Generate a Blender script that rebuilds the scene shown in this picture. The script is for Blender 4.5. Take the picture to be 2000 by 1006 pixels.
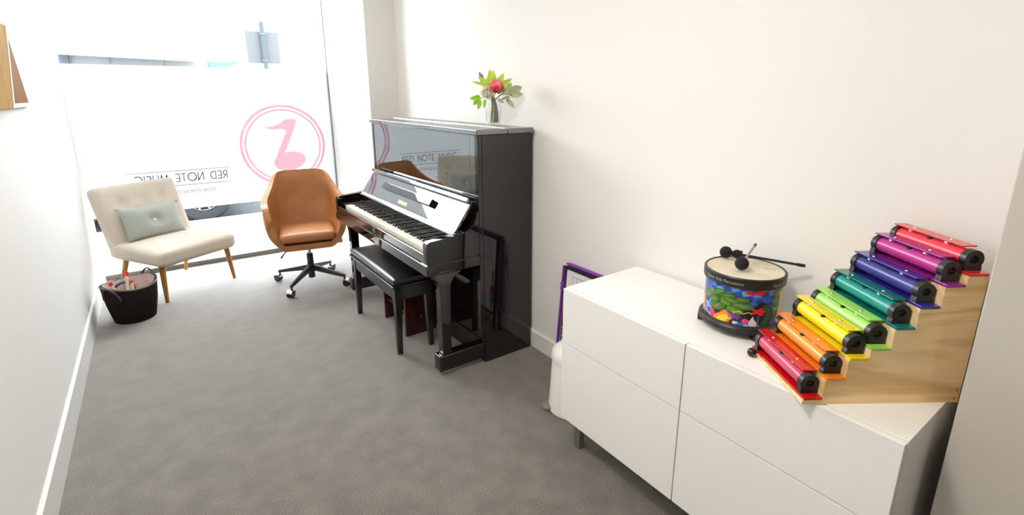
import bpy, bmesh, math, random
from mathutils import Matrix, Vector
for o in list(bpy.data.objects):
    bpy.data.objects.remove(o)
SC = bpy.context.scene
COL = SC.collection
PI = math.pi
random.seed(7)

# ---------------------------------------------------------------- camera
cam_d = bpy.data.cameras.new('camera')
cam = bpy.data.objects.new('camera', cam_d)
COL.objects.link(cam)
YAW, PITCH, ROLL = 0.618959908, 0.255255433, 0.0026165
_w = Vector((math.sin(YAW)*math.cos(PITCH), math.cos(YAW)*math.cos(PITCH), -math.sin(PITCH)))
_r = Vector((math.cos(YAW), -math.sin(YAW), 0))
_d = _w.cross(_r)
_c, _s = math.cos(ROLL), math.sin(ROLL)
_rx = _r*_c + _d*_s
_dn = _d*_c - _r*_s
_m = Matrix((_rx, -_dn, -_w)).transposed().to_4x4()
_m.translation = Vector((0, 0, 1.5))
cam.matrix_world = _m
cam_d.sensor_width = 36
cam_d.lens = 971.9356/2000*36
cam_d.shift_y = -(503-438.34)/2000
cam_d.clip_start = 0.02
SC.camera = cam

# ---------------------------------------------------------------- world, exposure
SKY = 22.0
world = bpy.data.worlds.new('overcast_sky')
SC.world = world
world.use_nodes = True
_bg = world.node_tree.nodes['Background']
_bg.inputs[0].default_value = (0.93, 0.965, 1.0, 1)
_bg.inputs[1].default_value = SKY
SC.view_settings.view_transform = 'Standard'
SC.view_settings.look = 'None'
SC.view_settings.exposure = 0.12
SC.view_settings.gamma = 1.0
SC.view_settings.use_curve_mapping = False
SC.cycles.use_denoising = True
SC.cycles.max_bounces = 10
SC.cycles.diffuse_bounces = 6
SC.cycles.transparent_max_bounces = 12
SC.cycles.sample_clamp_indirect = 6.0
SC.cycles.caustics_reflective = False
SC.cycles.caustics_refractive = False

# room constants (metres)
XL, XR = -0.505, 1.725          # side walls
YG = 5.18                       # window glass
YB, YH = 0.2277, -2.6           # rear partition face, far end of the hall behind the camera
ZC = 2.75                       # ceiling
ZS = -0.05                      # street level

CEILING_LAMPS = [(0.55, 3.3, 4.0), (0.0, 1.05, 31.0), (0.6, -1.3, 6.0)]   # x, y, watts

# ---------------------------------------------------------------- materials
def mat(name, col=(0.8, 0.8, 0.8), rough=0.5, metal=0.0, spec=0.5, ior=None, coat=0.0, noise=None, bump=None, sheen=0.0, trans=0.0, emit=None):
    m = bpy.data.materials.new(name)
    m.use_nodes = True
    nt = m.node_tree
    b = nt.nodes['Principled BSDF']
    b.inputs['Base Color'].default_value = (*col, 1)
    b.inputs['Roughness'].default_value = rough
    b.inputs['Metallic'].default_value = metal
    b.inputs['Specular IOR Level'].default_value = spec
    if ior: b.inputs['IOR'].default_value = ior
    if coat: b.inputs['Coat Weight'].default_value = coat; b.inputs['Coat Roughness'].default_value = 0.05
    if sheen: b.inputs['Sheen Weight'].default_value = sheen
    if trans: b.inputs['Transmission Weight'].default_value = trans
    if emit: b.inputs['Emission Color'].default_value = (*emit[0], 1); b.inputs['Emission Strength'].default_value = emit[1]
    if noise:   # (scale, colour b, low, high, detail)
        tc = nt.nodes.new('ShaderNodeTexCoord')
        n = nt.nodes.new('ShaderNodeTexNoise'); n.inputs['Scale'].default_value = noise[0]; n.inputs['Detail'].default_value = noise[4] if len(noise) > 4 else 4
        r = nt.nodes.new('ShaderNodeValToRGB')
        r.color_ramp.elements[0].position = noise[2]; r.color_ramp.elements[1].position = noise[3]
        r.color_ramp.elements[0].color = (*col, 1); r.color_ramp.elements[1].color = (*noise[1], 1)
        nt.links.new(tc.outputs['Object'], n.inputs['Vector'])
        nt.links.new(n.outputs['Fac'], r.inputs['Fac'])
        nt.links.new(r.outputs['Color'], b.inputs['Base Color'])
    if bump:    # (scale, strength, distance)
        tc = nt.nodes.new('ShaderNodeTexCoord')
        n = nt.nodes.new('ShaderNodeTexNoise'); n.inputs['Scale'].default_value = bump[0]; n.inputs['Detail'].default_value = 3
        bp = nt.nodes.new('ShaderNodeBump'); bp.inputs['Strength'].default_value = bump[1]; bp.inputs['Distance'].default_value = bump[2]
        nt.links.new(tc.outputs['Object'], n.inputs['Vector'])
        nt.links.new(n.outputs['Fac'], bp.inputs['Height'])
        nt.links.new(bp.outputs['Normal'], b.inputs['Normal'])
    return m

def wood(name, c1, c2, axis=0, scale=6.0, dist=3.0, rough=0.45, stretch=0.12, coat=0.0, spec=0.3):
    m = mat(name, c1, rough, coat=coat, spec=spec)
    nt = m.node_tree; b = nt.nodes['Principled BSDF']
    tc = nt.nodes.new('ShaderNodeTexCoord'); mp = nt.nodes.new('ShaderNodeMapping')
    sc = [1, 1, 1]; sc[axis] = stretch
    mp.inputs['Scale'].default_value = sc
    n1 = nt.nodes.new('ShaderNodeTexNoise'); n1.inputs['Scale'].default_value = scale; n1.inputs['Detail'].default_value = 5; n1.inputs['Distortion'].default_value = 0.6
    w = nt.nodes.new('ShaderNodeMath'); w.operation = 'MULTIPLY'; w.inputs[1].default_value = dist*4
    fr = nt.nodes.new('ShaderNodeMath'); fr.operation = 'PINGPONG'; fr.inputs[1].default_value = 1.0
    n2 = nt.nodes.new('ShaderNodeTexNoise'); n2.inputs['Scale'].default_value = scale*18; n2.inputs['Detail'].default_value = 3
    mx = nt.nodes.new('ShaderNodeMath'); mx.operation = 'MULTIPLY_ADD'; mx.inputs[1].default_value = 0.35
    r = nt.nodes.new('ShaderNodeValToRGB'); r.color_ramp.elements[0].color = (*c1, 1); r.color_ramp.elements[1].color = (*c2, 1)
    r.color_ramp.elements[0].position = 0.15; r.color_ramp.elements[1].position = 1.0
    L = nt.links.new
    L(tc.outputs['Object'], mp.inputs['Vector']); L(mp.outputs[0], n1.inputs['Vector']); L(mp.outputs[0], n2.inputs['Vector'])
    L(n1.outputs['Fac'], w.inputs[0]); L(w.outputs[0], fr.inputs[0]); L(n2.outputs['Fac'], mx.inputs[0]); L(fr.outputs[0], mx.inputs[2])
    mx.inputs[2].default_value = 0
    sb = nt.nodes.new('ShaderNodeMath'); sb.operation = 'SUBTRACT'; sb.inputs[1].default_value = 0.17
    L(mx.outputs[0], sb.inputs[0]); L(sb.outputs[0], r.inputs['Fac']); L(r.outputs['Color'], b.inputs['Base Color'])
    return m

def fabric(name, c1, c2, scale=420.0, bump=0.25, rough=0.95):
    m = mat(name, c1, rough, spec=0.2, sheen=0.15)
    nt = m.node_tree; b = nt.nodes['Principled BSDF']; L = nt.links.new
    tc = nt.nodes.new('ShaderNodeTexCoord')
    a = nt.nodes.new('ShaderNodeMapping'); a.inputs['Scale'].default_value = (scale, scale*0.12, scale*0.3)
    c = nt.nodes.new('ShaderNodeMapping'); c.inputs['Scale'].default_value = (scale*0.12, scale, scale*0.5)
    na = nt.nodes.new('ShaderNodeTexNoise'); na.inputs['Scale'].default_value = 1
    nb = nt.nodes.new('ShaderNodeTexNoise'); nb.inputs['Scale'].default_value = 1
    ad = nt.nodes.new('ShaderNodeMath'); ad.operation = 'ADD'
    ml = nt.nodes.new('ShaderNodeMath'); ml.operation = 'MULTIPLY'; ml.inputs[1].default_value = 0.5
    r = nt.nodes.new('ShaderNodeValToRGB'); r.color_ramp.elements[0].position = 0.38; r.color_ramp.elements[1].position = 0.62
    r.color_ramp.elements[0].color = (*c2, 1); r.color_ramp.elements[1].color = (*c1, 1)
    bp = nt.nodes.new('ShaderNodeBump'); bp.inputs['Strength'].default_value = bump; bp.inputs['Distance'].default_value = 0.002
    for q, n in ((a, na), (c, nb)):
        L(tc.outputs['Object'], q.inputs['Vector']); L(q.outputs[0], n.inputs['Vector'])
    L(na.outputs['Fac'], ad.inputs[0]); L(nb.outputs['Fac'], ad.inputs[1]); L(ad.outputs[0], ml.inputs[0])
    L(ml.outputs[0], r.inputs['Fac']); L(r.outputs['Color'], b.inputs['Base Color'])
    L(ml.outputs[0], bp.inputs['Height']); L(bp.outputs['Normal'], b.inputs['Normal'])
    return m

def pane_mat(name, tint=(1, 1, 1), ior=1.5):
    m = bpy.data.materials.new(name); m.use_nodes = True
    nt = m.node_tree; nt.nodes.clear()
    o = nt.nodes.new('ShaderNodeOutputMaterial'); mx = nt.nodes.new('ShaderNodeMixShader')
    t = nt.nodes.new('ShaderNodeBsdfTransparent'); t.inputs[0].default_value = (*tint, 1)
    g = nt.nodes.new('ShaderNodeBsdfGlossy'); g.inputs['Roughness'].default_value = 0.0
    f = nt.nodes.new('ShaderNodeFresnel'); f.inputs['IOR'].default_value = ior
    L = nt.links.new
    ge = nt.nodes.new('ShaderNodeNewGeometry'); iv = nt.nodes.new('ShaderNodeMath'); iv.operation = 'SUBTRACT'; iv.inputs[0].default_value = 1.0
    mu = nt.nodes.new('ShaderNodeMath'); mu.operation = 'MULTIPLY'
    L(ge.outputs['Backfacing'], iv.inputs[1]); L(iv.outputs[0], mu.inputs[0]); L(f.outputs[0], mu.inputs[1])
    L(mu.outputs[0], mx.inputs[0]); L(t.outputs[0], mx.inputs[1]); L(g.outputs[0], mx.inputs[2]); L(mx.outputs[0], o.inputs[0])
    return m

def film_mat(name, col, dcol, see=0.0):
    """vinyl film: lets light through scattered, a little of it straight"""
    m = bpy.data.materials.new(name); m.use_nodes = True
    nt = m.node_tree; nt.nodes.clear(); L = nt.links.new
    o = nt.nodes.new('ShaderNodeOutputMaterial')
    tr = nt.nodes.new('ShaderNodeBsdfTranslucent'); tr.inputs[0].default_value = (*col, 1)
    df = nt.nodes.new('ShaderNodeBsdfDiffuse'); df.inputs[0].default_value = (*dcol, 1)
    ad = nt.nodes.new('ShaderNodeAddShader'); L(tr.outputs[0], ad.inputs[0]); L(df.outputs[0], ad.inputs[1])
    tp = nt.nodes.new('ShaderNodeBsdfTransparent')
    mx = nt.nodes.new('ShaderNodeMixShader'); mx.inputs[0].default_value = see
    L(ad.outputs[0], mx.inputs[1]); L(tp.outputs[0], mx.inputs[2]); L(mx.outputs[0], o.inputs[0])
    return m

M = {}
M['wall'] = mat('painted_plaster', (0.86, 0.85, 0.83), 0.75, spec=0.25, bump=(60, 0.05, 0.002))
M['ceil'] = mat('ceiling_paint', (0.85, 0.85, 0.84), 0.9)
M['trim'] = mat('gloss_trim_paint', (0.84, 0.835, 0.82), 0.35)
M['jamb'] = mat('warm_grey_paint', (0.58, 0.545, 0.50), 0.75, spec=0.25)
M['hall'] = mat('hall_paint', (0.30, 0.25, 0.19), 0.8)
M['lacq'] = mat('black_piano_lacquer', (0.006, 0.005, 0.004), 0.015, ior=1.62)
M['mirror'] = mat('polished_black_polyester', (0.006, 0.006, 0.006), 0.01, ior=2.9)
M['lacq2'] = mat('black_satin_lacquer', (0.01, 0.0095, 0.009), 0.22, ior=1.7)
M['black'] = mat('black_plastic', (0.012, 0.012, 0.013), 0.4, bump=(300, 0.1, 0.001))
M['bmetal'] = mat('black_painted_steel', (0.012, 0.012, 0.013), 0.28)
M['chrome'] = mat('chrome', (0.8, 0.8, 0.8), 0.12, metal=1)
M['steel'] = mat('brushed_steel', (0.42, 0.41, 0.39), 0.35, metal=1)
M['brass'] = mat('brass', (0.85, 0.66, 0.32), 0.22, metal=1)
M['brasspale'] = mat('pale_polished_brass', (0.95, 0.88, 0.70), 0.16, metal=1)
M['ivory'] = mat('white_key_acrylic', (0.83, 0.77, 0.68), 0.2)
M['ebony'] = mat('black_key', (0.008, 0.008, 0.008), 0.2, ior=1.7)
M['felt'] = mat('red_felt', (0.06, 0.008, 0.008), 0.9)
M['leath'] = mat('black_leather', (0.012, 0.011, 0.011), 0.33, ior=1.6, bump=(250, 0.12, 0.001))
M['tan'] = mat('tan_leather', (0.40, 0.165, 0.055), 0.42, noise=(9, (0.33, 0.128, 0.04), 0.35, 0.7), bump=(260, 0.15, 0.001))
M['linen'] = fabric('oatmeal_linen', (0.67, 0.605, 0.52), (0.60, 0.535, 0.455))
M['sage'] = fabric('sage_cotton', (0.43, 0.46, 0.42), (0.34, 0.37, 0.335), scale=520)
M['cream'] = mat('cream_plastic', (0.80, 0.76, 0.68), 0.5)
M['walnut'] = wood('walnut_stain', (0.27, 0.115, 0.03), (0.38, 0.18, 0.05), axis=2, scale=9, rough=0.35)
M['mahog'] = wood('dark_mahogany', (0.035, 0.007, 0.005), (0.065, 0.014, 0.009), axis=2, scale=8, rough=0.3)
M['pine'] = wood('clear_pine', (0.90, 0.69, 0.38), (0.70, 0.46, 0.20), axis=0, scale=5.5, dist=4.5, rough=0.42, stretch=0.09)
M['oak'] = wood('light_oak', (0.47, 0.29, 0.10), (0.38, 0.215, 0.065), axis=2, scale=7, rough=0.6, stretch=0.08, spec=0.02)
M['oakdk'] = wood('brown_oak', (0.19, 0.085, 0.028), (0.15, 0.062, 0.019), axis=2, scale=7, rough=0.6, stretch=0.08, spec=0.02)
M['white'] = mat('white_foil', (0.88, 0.87, 0.845), 0.38, bump=(40, 0.01, 0.001))
M['whitepl'] = mat('white_bin_plastic', (0.86, 0.855, 0.83), 0.3)
M['grey'] = mat('warm_grey_plastic', (0.22, 0.2, 0.17), 0.5)
M['purple'] = mat('purple_plastic', (0.20, 0.03, 0.34), 0.35)
M['paper'] = mat('whiteboard', (0.83, 0.81, 0.86), 0.25)
M['line'] = mat('pen_line', (0.12, 0.12, 0.15), 0.5)
M['bluebead'] = mat('blue_bead', (0.08, 0.42, 0.75), 0.3)
M['redbead'] = mat('red_bead', (0.75, 0.04, 0.03), 0.3)
M['skin'] = mat('drum_skin', (0.72, 0.645, 0.50), 0.55, noise=(12, (0.64, 0.56, 0.42), 0.35, 0.7))
M['letter'] = mat('pale_ink', (0.42, 0.40, 0.34), 0.6)
M['darkink'] = mat('faded_ink', (0.30, 0.25, 0.19), 0.6)
M['woven'] = mat('dark_woven_cord', (0.007, 0.005, 0.0045), 0.9, spec=0.15, noise=(240, (0.026, 0.018, 0.016), 0.45, 0.6), bump=(240, 0.8, 0.004))
M['handle'] = mat('dark_handle_leather', (0.05, 0.035, 0.035), 0.5)
M['liner'] = mat('pinkish_cotton_liner', (0.52, 0.41, 0.37), 0.95, noise=(14, (0.36, 0.26, 0.22), 0.45, 0.7))
M['redtip'] = mat('red_plastic_tip', (0.6, 0.02, 0.03), 0.35)
M['stick'] = mat('cream_stick', (0.72, 0.65, 0.50), 0.5, noise=(60, (0.30, 0.18, 0.12), 0.6, 0.68))
M['navy'] = mat('navy_band', (0.03, 0.04, 0.11), 0.5)
M['wool'] = mat('black_felt', (0.012, 0.011, 0.011), 0.95, bump=(220, 0.7, 0.003))
M['greyrod'] = mat('grey_fibreglass', (0.30, 0.29, 0.27), 0.4)
M['dowel'] = mat('pale_dowel', (0.62, 0.47, 0.27), 0.5)
M['ball'] = mat('dark_wooden_ball', (0.016, 0.010, 0.009), 0.2)
M['glass'] = pane_mat('clear_glass', (0.985, 0.995, 0.99))
M['vase'] = pane_mat('vase_glass', (0.97, 0.98, 0.975), 1.5)
M['water'] = pane_mat('still_water', (0.97, 0.975, 0.96), 1.33)
M['film'] = film_mat('frosted_film', (0.31, 0.322, 0.33), (0.25, 0.25, 0.25), 0.07)
M['logo'] = film_mat('pink_vinyl', (0.68, 0.41, 0.44), (0.10, 0.02, 0.03))
M['vinyl'] = film_mat('grey_vinyl', (0.11, 0.115, 0.12), (0.03, 0.03, 0.03))
M['vinylpale'] = film_mat('pale_grey_vinyl', (0.13, 0.135, 0.14), (0.1, 0.1, 0.1))
M['sill'] = mat('taupe_aluminium', (0.13, 0.115, 0.10), 0.6, spec=0.2)
M['frame'] = mat('pale_aluminium', (0.20, 0.22, 0.21), 0.4)
M['leaf'] = mat('fresh_green_leaf', (0.40, 0.60, 0.05), 0.45, noise=(30, (0.58, 0.68, 0.12), 0.35, 0.7))
M['leafdk'] = mat('mid_green_leaf', (0.30, 0.58, 0.02), 0.45)
M['gum'] = mat('grey_green_leaf', (0.38, 0.42, 0.23), 0.6, noise=(30, (0.52, 0.53, 0.33), 0.35, 0.7))
M['stem'] = mat('olive_stem', (0.30, 0.33, 0.08), 0.6)
M['twig'] = mat('dusky_brown_bark', (0.24, 0.18, 0.17), 0.8)
M['red'] = mat('crimson_petal', (0.68, 0.012, 0.04), 0.4, noise=(25, (0.80, 0.30, 0.36), 0.45, 0.7))
M['petal'] = film_mat('ivory_petal', (0.46, 0.45, 0.38), (0.50, 0.49, 0.42))
M['pave'] = mat('concrete_paver', (0.62, 0.62, 0.62), 0.9, spec=0.0, noise=(3, (0.55, 0.55, 0.56), 0.4, 0.6))
M['road'] = mat('asphalt', (0.030, 0.033, 0.035), 0.9, spec=0.0, noise=(40, (0.038, 0.041, 0.043), 0.4, 0.6))
M['kerb'] = mat('kerb_concrete', (0.45, 0.45, 0.45), 0.9)
M['carp'] = mat('white_car_paint', (0.8, 0.81, 0.82), 0.2, coat=1)
M['carw'] = mat('dark_car_glass', (0.03, 0.035, 0.04), 0.05)
M['tyre'] = mat('tyre_rubber', (0.014, 0.016, 0.018), 0.9, spec=0.1)
M['alloy'] = mat('alloy_rim', (0.72, 0.73, 0.74), 0.35, metal=0.3)
M['signback'] = mat('galvanised_sign', (0.055, 0.060, 0.063), 0.9, spec=0.0)
M['pole'] = mat('galvanised_pole', (0.036, 0.045, 0.052), 0.9, spec=0.0)
M['fac'] = mat('white_render', (0.8, 0.8, 0.8), 0.9)
M['awn'] = mat('grey_awning', (0.10, 0.105, 0.105), 0.9, spec=0.0)
M['shopglass'] = mat('shop_glass', (0.13, 0.137, 0.142), 0.9, spec=0.0)
M['shopblue'] = mat('blue_panel', (0.05, 0.09, 0.13), 0.9, spec=0.0)
M['shopgrey'] = mat('mauve_grey_post', (0.055, 0.052, 0.06), 0.9, spec=0.0)
M['lampw'] = mat('lamp_diffuser', (0.9, 0.9, 0.88), 0.5, emit=((1, 0.93, 0.83), 4.0))

# carpet
def carpet():
    m = mat('charcoal_loop_carpet', (0.15, 0.14, 0.125), 1.0, spec=0.05, sheen=1.0)
    nt = m.node_tree; b = nt.nodes['Principled BSDF']; L = nt.links.new
    tc = nt.nodes.new('ShaderNodeTexCoord')
    n1 = nt.nodes.new('ShaderNodeTexNoise'); n1.inputs['Scale'].default_value = 230; n1.inputs['Detail'].default_value = 4
    n2 = nt.nodes.new('ShaderNodeTexNoise'); n2.inputs['Scale'].default_value = 9; n2.inputs['Detail'].default_value = 6
    r1 = nt.nodes.new('ShaderNodeValToRGB'); r1.color_ramp.elements[0].position = 0.32; r1.color_ramp.elements[1].position = 0.7
    r1.color_ramp.elements[0].color = (0.047, 0.040, 0.031, 1); r1.color_ramp.elements[1].color = (0.215, 0.188, 0.153, 1)
    r2 = nt.nodes.new('ShaderNodeValToRGB'); r2.color_ramp.elements[0].position = 0.35; r2.color_ramp.elements[1].position = 0.65
    r2.color_ramp.elements[0].color = (0.80, 0.80, 0.80, 1); r2.color_ramp.elements[1].color = (1.16, 1.16, 1.16, 1)
    mx = nt.nodes.new('ShaderNodeMix'); mx.data_type = 'RGBA'; mx.blend_type = 'MULTIPLY'; mx.inputs[0].default_value = 1
    bp = nt.nodes.new('ShaderNodeBump'); bp.inputs['Strength'].default_value = 0.4; bp.inputs['Distance'].default_value = 0.004
    for n in (n1, n2): L(tc.outputs['Object'], n.inputs['Vector'])
    L(n1.outputs['Fac'], r1.inputs['Fac']); L(n2.outputs['Fac'], r2.inputs['Fac'])
    L(r1.outputs['Color'], mx.inputs[6]); L(r2.outputs['Color'], mx.inputs[7]); L(mx.outputs[2], b.inputs['Base Color'])
    L(n1.outputs['Fac'], bp.inputs['Height']); L(bp.outputs['Normal'], b.inputs['Normal'])
    return m
M['carpet'] = carpet()

# ---------------------------------------------------------------- mesh builder
class MB:
    def __init__(s): s.bm = bmesh.new(); s.bev = False
    def _take(s, t, mx=None):
        if mx is not None: t.transform(mx)
        me = bpy.data.meshes.new('tmp'); t.to_mesh(me); t.free()
        s.bm.from_mesh(me); bpy.data.meshes.remove(me)
        return s
    def box(s, x0, x1, y0, y1, z0, z1, bev=0.0, seg=2, mx=None):
        t = bmesh.new(); bmesh.ops.create_cube(t, size=1)
        for v in t.verts:
            v.co = Vector(((x0+x1)/2+v.co.x*(x1-x0), (y0+y1)/2+v.co.y*(y1-y0), (z0+z1)/2+v.co.z*(z1-z0)))
        if bev: s.bev = True; bmesh.ops.bevel(t, geom=list(t.edges), offset=bev, segments=seg, affect='EDGES', profile=0.5)
        return s._take(t, mx)
    def hexa(s, pts, bev=0.0, seg=2, mx=None):
        """8 corner points: bottom 4 (ccw), top 4 (ccw)"""
        t = bmesh.new(); v = [t.verts.new(p) for p in pts]
        for f in ((3, 2, 1, 0), (4, 5, 6, 7), (0, 1, 5, 4), (1, 2, 6, 5), (2, 3, 7, 6), (3, 0, 4, 7)): t.faces.new([v[i] for i in f])
        if bev: s.bev = True; bmesh.ops.bevel(t, geom=list(t.edges), offset=bev, segments=seg, affect='EDGES', profile=0.5)
        bmesh.ops.recalc_face_normals(t, faces=t.faces)
        return s._take(t, mx)
    def cyl(s, p0, p1, r0, r1=None, n=24, bev=0.0, mx=None):
        r1 = r0 if r1 is None else r1
        p0, p1 = Vector(p0), Vector(p1); d = p1-p0
        q = d.to_track_quat('Z', 'Y')
        t = bmesh.new()
        bmesh.ops.create_cone(t, cap_ends=True, segments=n, radius1=r0, radius2=r1, depth=d.length)
        if bev:
            s.bev = True
            e = [e for e in t.edges if len(e.link_faces) == 2 and any(len(f.verts) > 4 for f in e.link_faces)]
            bmesh.ops.bevel(t, geom=e, offset=bev, segments=2, affect='EDGES', profile=0.5)
        t.transform(Matrix.Translation((p0+p1)/2) @ q.to_matrix().to_4x4())
        return s._take(t, mx)
    def tube(s, pts, r, n=10, closed=False, mx=None):
        t = bmesh.new(); pts = [Vector(p) for p in pts]; N = len(pts); rings = []
        rr = r if isinstance(r, (list, tuple)) else [r]*N
        prev = None
        for i, p in enumerate(pts):
            if closed: d = (pts[(i+1) % N]-pts[i-1]).normalized()
            else: d = (pts[min(i+1, N-1)]-pts[max(i-1, 0)]).normalized()
            if prev is None:
                a = d.cross(Vector((0, 0, 1)))
                if a.length < 1e-3: a = d.cross(Vector((1, 0, 0)))
                a.normalize()
            else:
                a = (prev-d*prev.dot(d)).normalized()
            prev = a; b = d.cross(a)
            rings.append([t.verts.new(p+(a*math.cos(2*PI*k/n)+b*math.sin(2*PI*k/n))*rr[i]) for k in range(n)])
        for i in range(N if closed else N-1):
            A, B = rings[i], rings[(i+1) % N]
            for k in range(n): t.faces.new((A[k], A[(k+1) % n], B[(k+1) % n], B[k]))
        if not closed:
            t.faces.new(rings[0][::-1]); t.faces.new(rings[-1])
        bmesh.ops.recalc_face_normals(t, faces=t.faces)
        return s._take(t, mx)
    def lathe(s, prof, c=(0, 0, 0), n=48, sx=1.0, sy=1.0, mx=None):
        t = bmesh.new(); rings = []
        for r, z in prof:
            if r < 1e-6: rings.append([t.verts.new((c[0], c[1], c[2]+z))])
            else: rings.append([t.verts.new((c[0]+sx*r*math.cos(2*PI*k/n), c[1]+sy*r*math.sin(2*PI*k/n), c[2]+z)) for k in range(n)])
        for A, B in zip(rings, rings[1:]):
            for k in range(n):
                k2 = (k+1) % n
                if len(A) == 1 and len(B) == 1: continue
                if len(A) == 1: t.faces.new((A[0], B[k2], B[k]))
                elif len(B) == 1: t.faces.new((A[k], A[k2], B[0]))
                else: t.faces.new((A[k], A[k2], B[k2], B[k]))
        bmesh.ops.recalc_face_normals(t, faces=t.faces)
        return s._take(t, mx)
    def prism(s, poly, axis, d0, d1, bev=0.0, seg=2, mx=None):
        """poly in the two axes left over (in x,y,z order), extruded along axis"""
        def P(a, b, d): return {'x': (d, a, b), 'y': (a, d, b), 'z': (a, b, d)}[axis]
        t = bmesh.new(); A = [t.verts.new(P(a, b, d0)) for a, b in poly]; B = [t.verts.new(P(a, b, d1)) for a, b in poly]
        n = len(poly); t.faces.new(A); t.faces.new(B[::-1])
        for i in range(n): t.faces.new((A[i], B[i], B[(i+1) % n], A[(i+1) % n]))
        bmesh.ops.recalc_face_normals(t, faces=t.faces)
        if bev: s.bev = True; bmesh.ops.bevel(t, geom=list(t.edges), offset=bev, segments=seg, affect='EDGES', profile=0.5)
        return s._take(t, mx)
    def ball(s, c, r, n=24, mx=None):
        rx, ry, rz = r if isinstance(r, (tuple, list)) else (r, r, r)
        t = bmesh.new(); bmesh.ops.create_uvsphere(t, u_segments=n, v_segments=max(8, n*2//3), radius=1)
        for v in t.verts: v.co = Vector((c[0]+v.co.x*rx, c[1]+v.co.y*ry, c[2]+v.co.z*rz))
        return s._take(t, mx)
    def puff(s, hx, hy, hz, r, dome=0.0, cuts=14, c=(0, 0, 0), dents=(), mx=None):
        """upholstered block: rounded box, domed on +z, with button dents (x,y,depth,width)"""
        t = bmesh.new(); bmesh.ops.create_cube(t, size=2)
        bmesh.ops.subdivide_edges(t, edges=list(t.edges), cuts=cuts, use_grid_fill=True)
        h = Vector((hx, hy, hz))
        for v in t.verts:
            # push the grid lines towards the edges so that roundings are sampled
            q = Vector([math.copysign(abs(k)**0.75, k) for k in v.co])
            p = Vector((q.x*hx, q.y*hy, q.z*hz))
            inn = Vector([max(-(h[i]-r), min(h[i]-r, p[i])) for i in range(3)])
            d = p-inn
            if d.length > 1e-9: p = inn+d.normalized()*r
            w = max(0, 1-(p.x/hx)**2)*max(0, 1-(p.y/hy)**2)
            if p.z > 0: p.z += dome*w
            for (bx, by, dep, wid) in dents:
                if p.z > 0: p.z -= dep*math.exp(-((p.x-bx)**2+(p.y-by)**2)/wid**2)
            v.co = p+Vector(c)
        return s._take(t, mx)
    def grid(s, fn, nu, nv, cu=False, mx=None):
        t = bmesh.new(); V = [[t.verts.new(fn(i/(nu if cu else nu-1), j/(nv-1))) for j in range(nv)] for i in range(nu)]
        for i in range(nu if cu else nu-1):
            for j in range(nv-1):
                i2 = (i+1) % nu
                t.faces.new((V[i][j], V[i2][j], V[i2][j+1], V[i][j+1]))
        return s._take(t, mx)
    def poly(s, pts, mx=None):
        t = bmesh.new(); t.faces.new([t.verts.new(p) for p in pts])
        return s._take(t, mx)
    def xf(s, mx): s.bm.transform(mx); return s
    def build(s, name, m, parent=None, world=False, smooth=35, weld=0.0):
        if weld: bmesh.ops.remove_doubles(s.bm, verts=s.bm.verts, dist=weld)
        if world and parent is not None:
            r = parent
            while r.parent: r = r.parent
            s.bm.transform(Matrix.Translation(-r.location))
        me = bpy.data.meshes.new(name); s.bm.to_mesh(me); s.bm.free()
        if smooth:
            me.shade_smooth()
            me.set_sharp_from_angle(angle=math.radians(smooth))
        for q in (m if isinstance(m, (list, tuple)) else [m]): me.materials.append(q if not isinstance(q, str) else M[q])
        o = bpy.data.objects.new(name, me); COL.objects.link(o)
        if parent is not None: o.parent = parent
        if s.bev:      # keep the big faces optically flat next to their rounded edges
            wn = o.modifiers.new('flat_faces', 'WEIGHTED_NORMAL'); wn.mode = 'FACE_AREA'; wn.weight = 100; wn.keep_sharp = True
        return o

def rz(a): return Matrix.Rotation(a, 4, 'Z')
def rx(a): return Matrix.Rotation(a, 4, 'X')
def ry(a): return Matrix.Rotation(a, 4, 'Y')
def tr(*p): return Matrix.Translation(Vector(p))

def tag(o, label=None, cat=None, group=None, kind=None):
    if label: o['label'] = label
    if cat: o['category'] = cat
    if group: o['group'] = group
    if kind: o['kind'] = kind
    return o
def thing(name, label, cat, loc=(0, 0, 0), rotz=0.0, group=None):
    o = bpy.data.objects.new(name, None); COL.objects.link(o)
    o.empty_display_size = 0.1
    o.location = loc; o.rotation_euler = (0, 0, rotz)
    return tag(o, label, cat, group)
def struct(name, mb, m, label, cat, smooth=35):
    return tag(mb.build(name, m, smooth=smooth), label, cat, kind='structure')
def dup(o, parent):
    c = o.copy(); COL.objects.link(c); c.parent = parent
    return c
def text_mesh(body, size, extrude=0.0):
    cu = bpy.data.curves.new('t', 'FONT'); cu.body = body; cu.size = size; cu.extrude = extrude; cu.align_x = 'CENTER'
    ob = bpy.data.objects.new('t', cu); COL.objects.link(ob)
    bpy.context.view_layer.update()
    dg = bpy.context.evaluated_depsgraph_get()
    me = bpy.data.meshes.new_from_object(ob.evaluated_get(dg))
    bpy.data.objects.remove(ob); bpy.data.curves.remove(cu)
    return me

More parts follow.
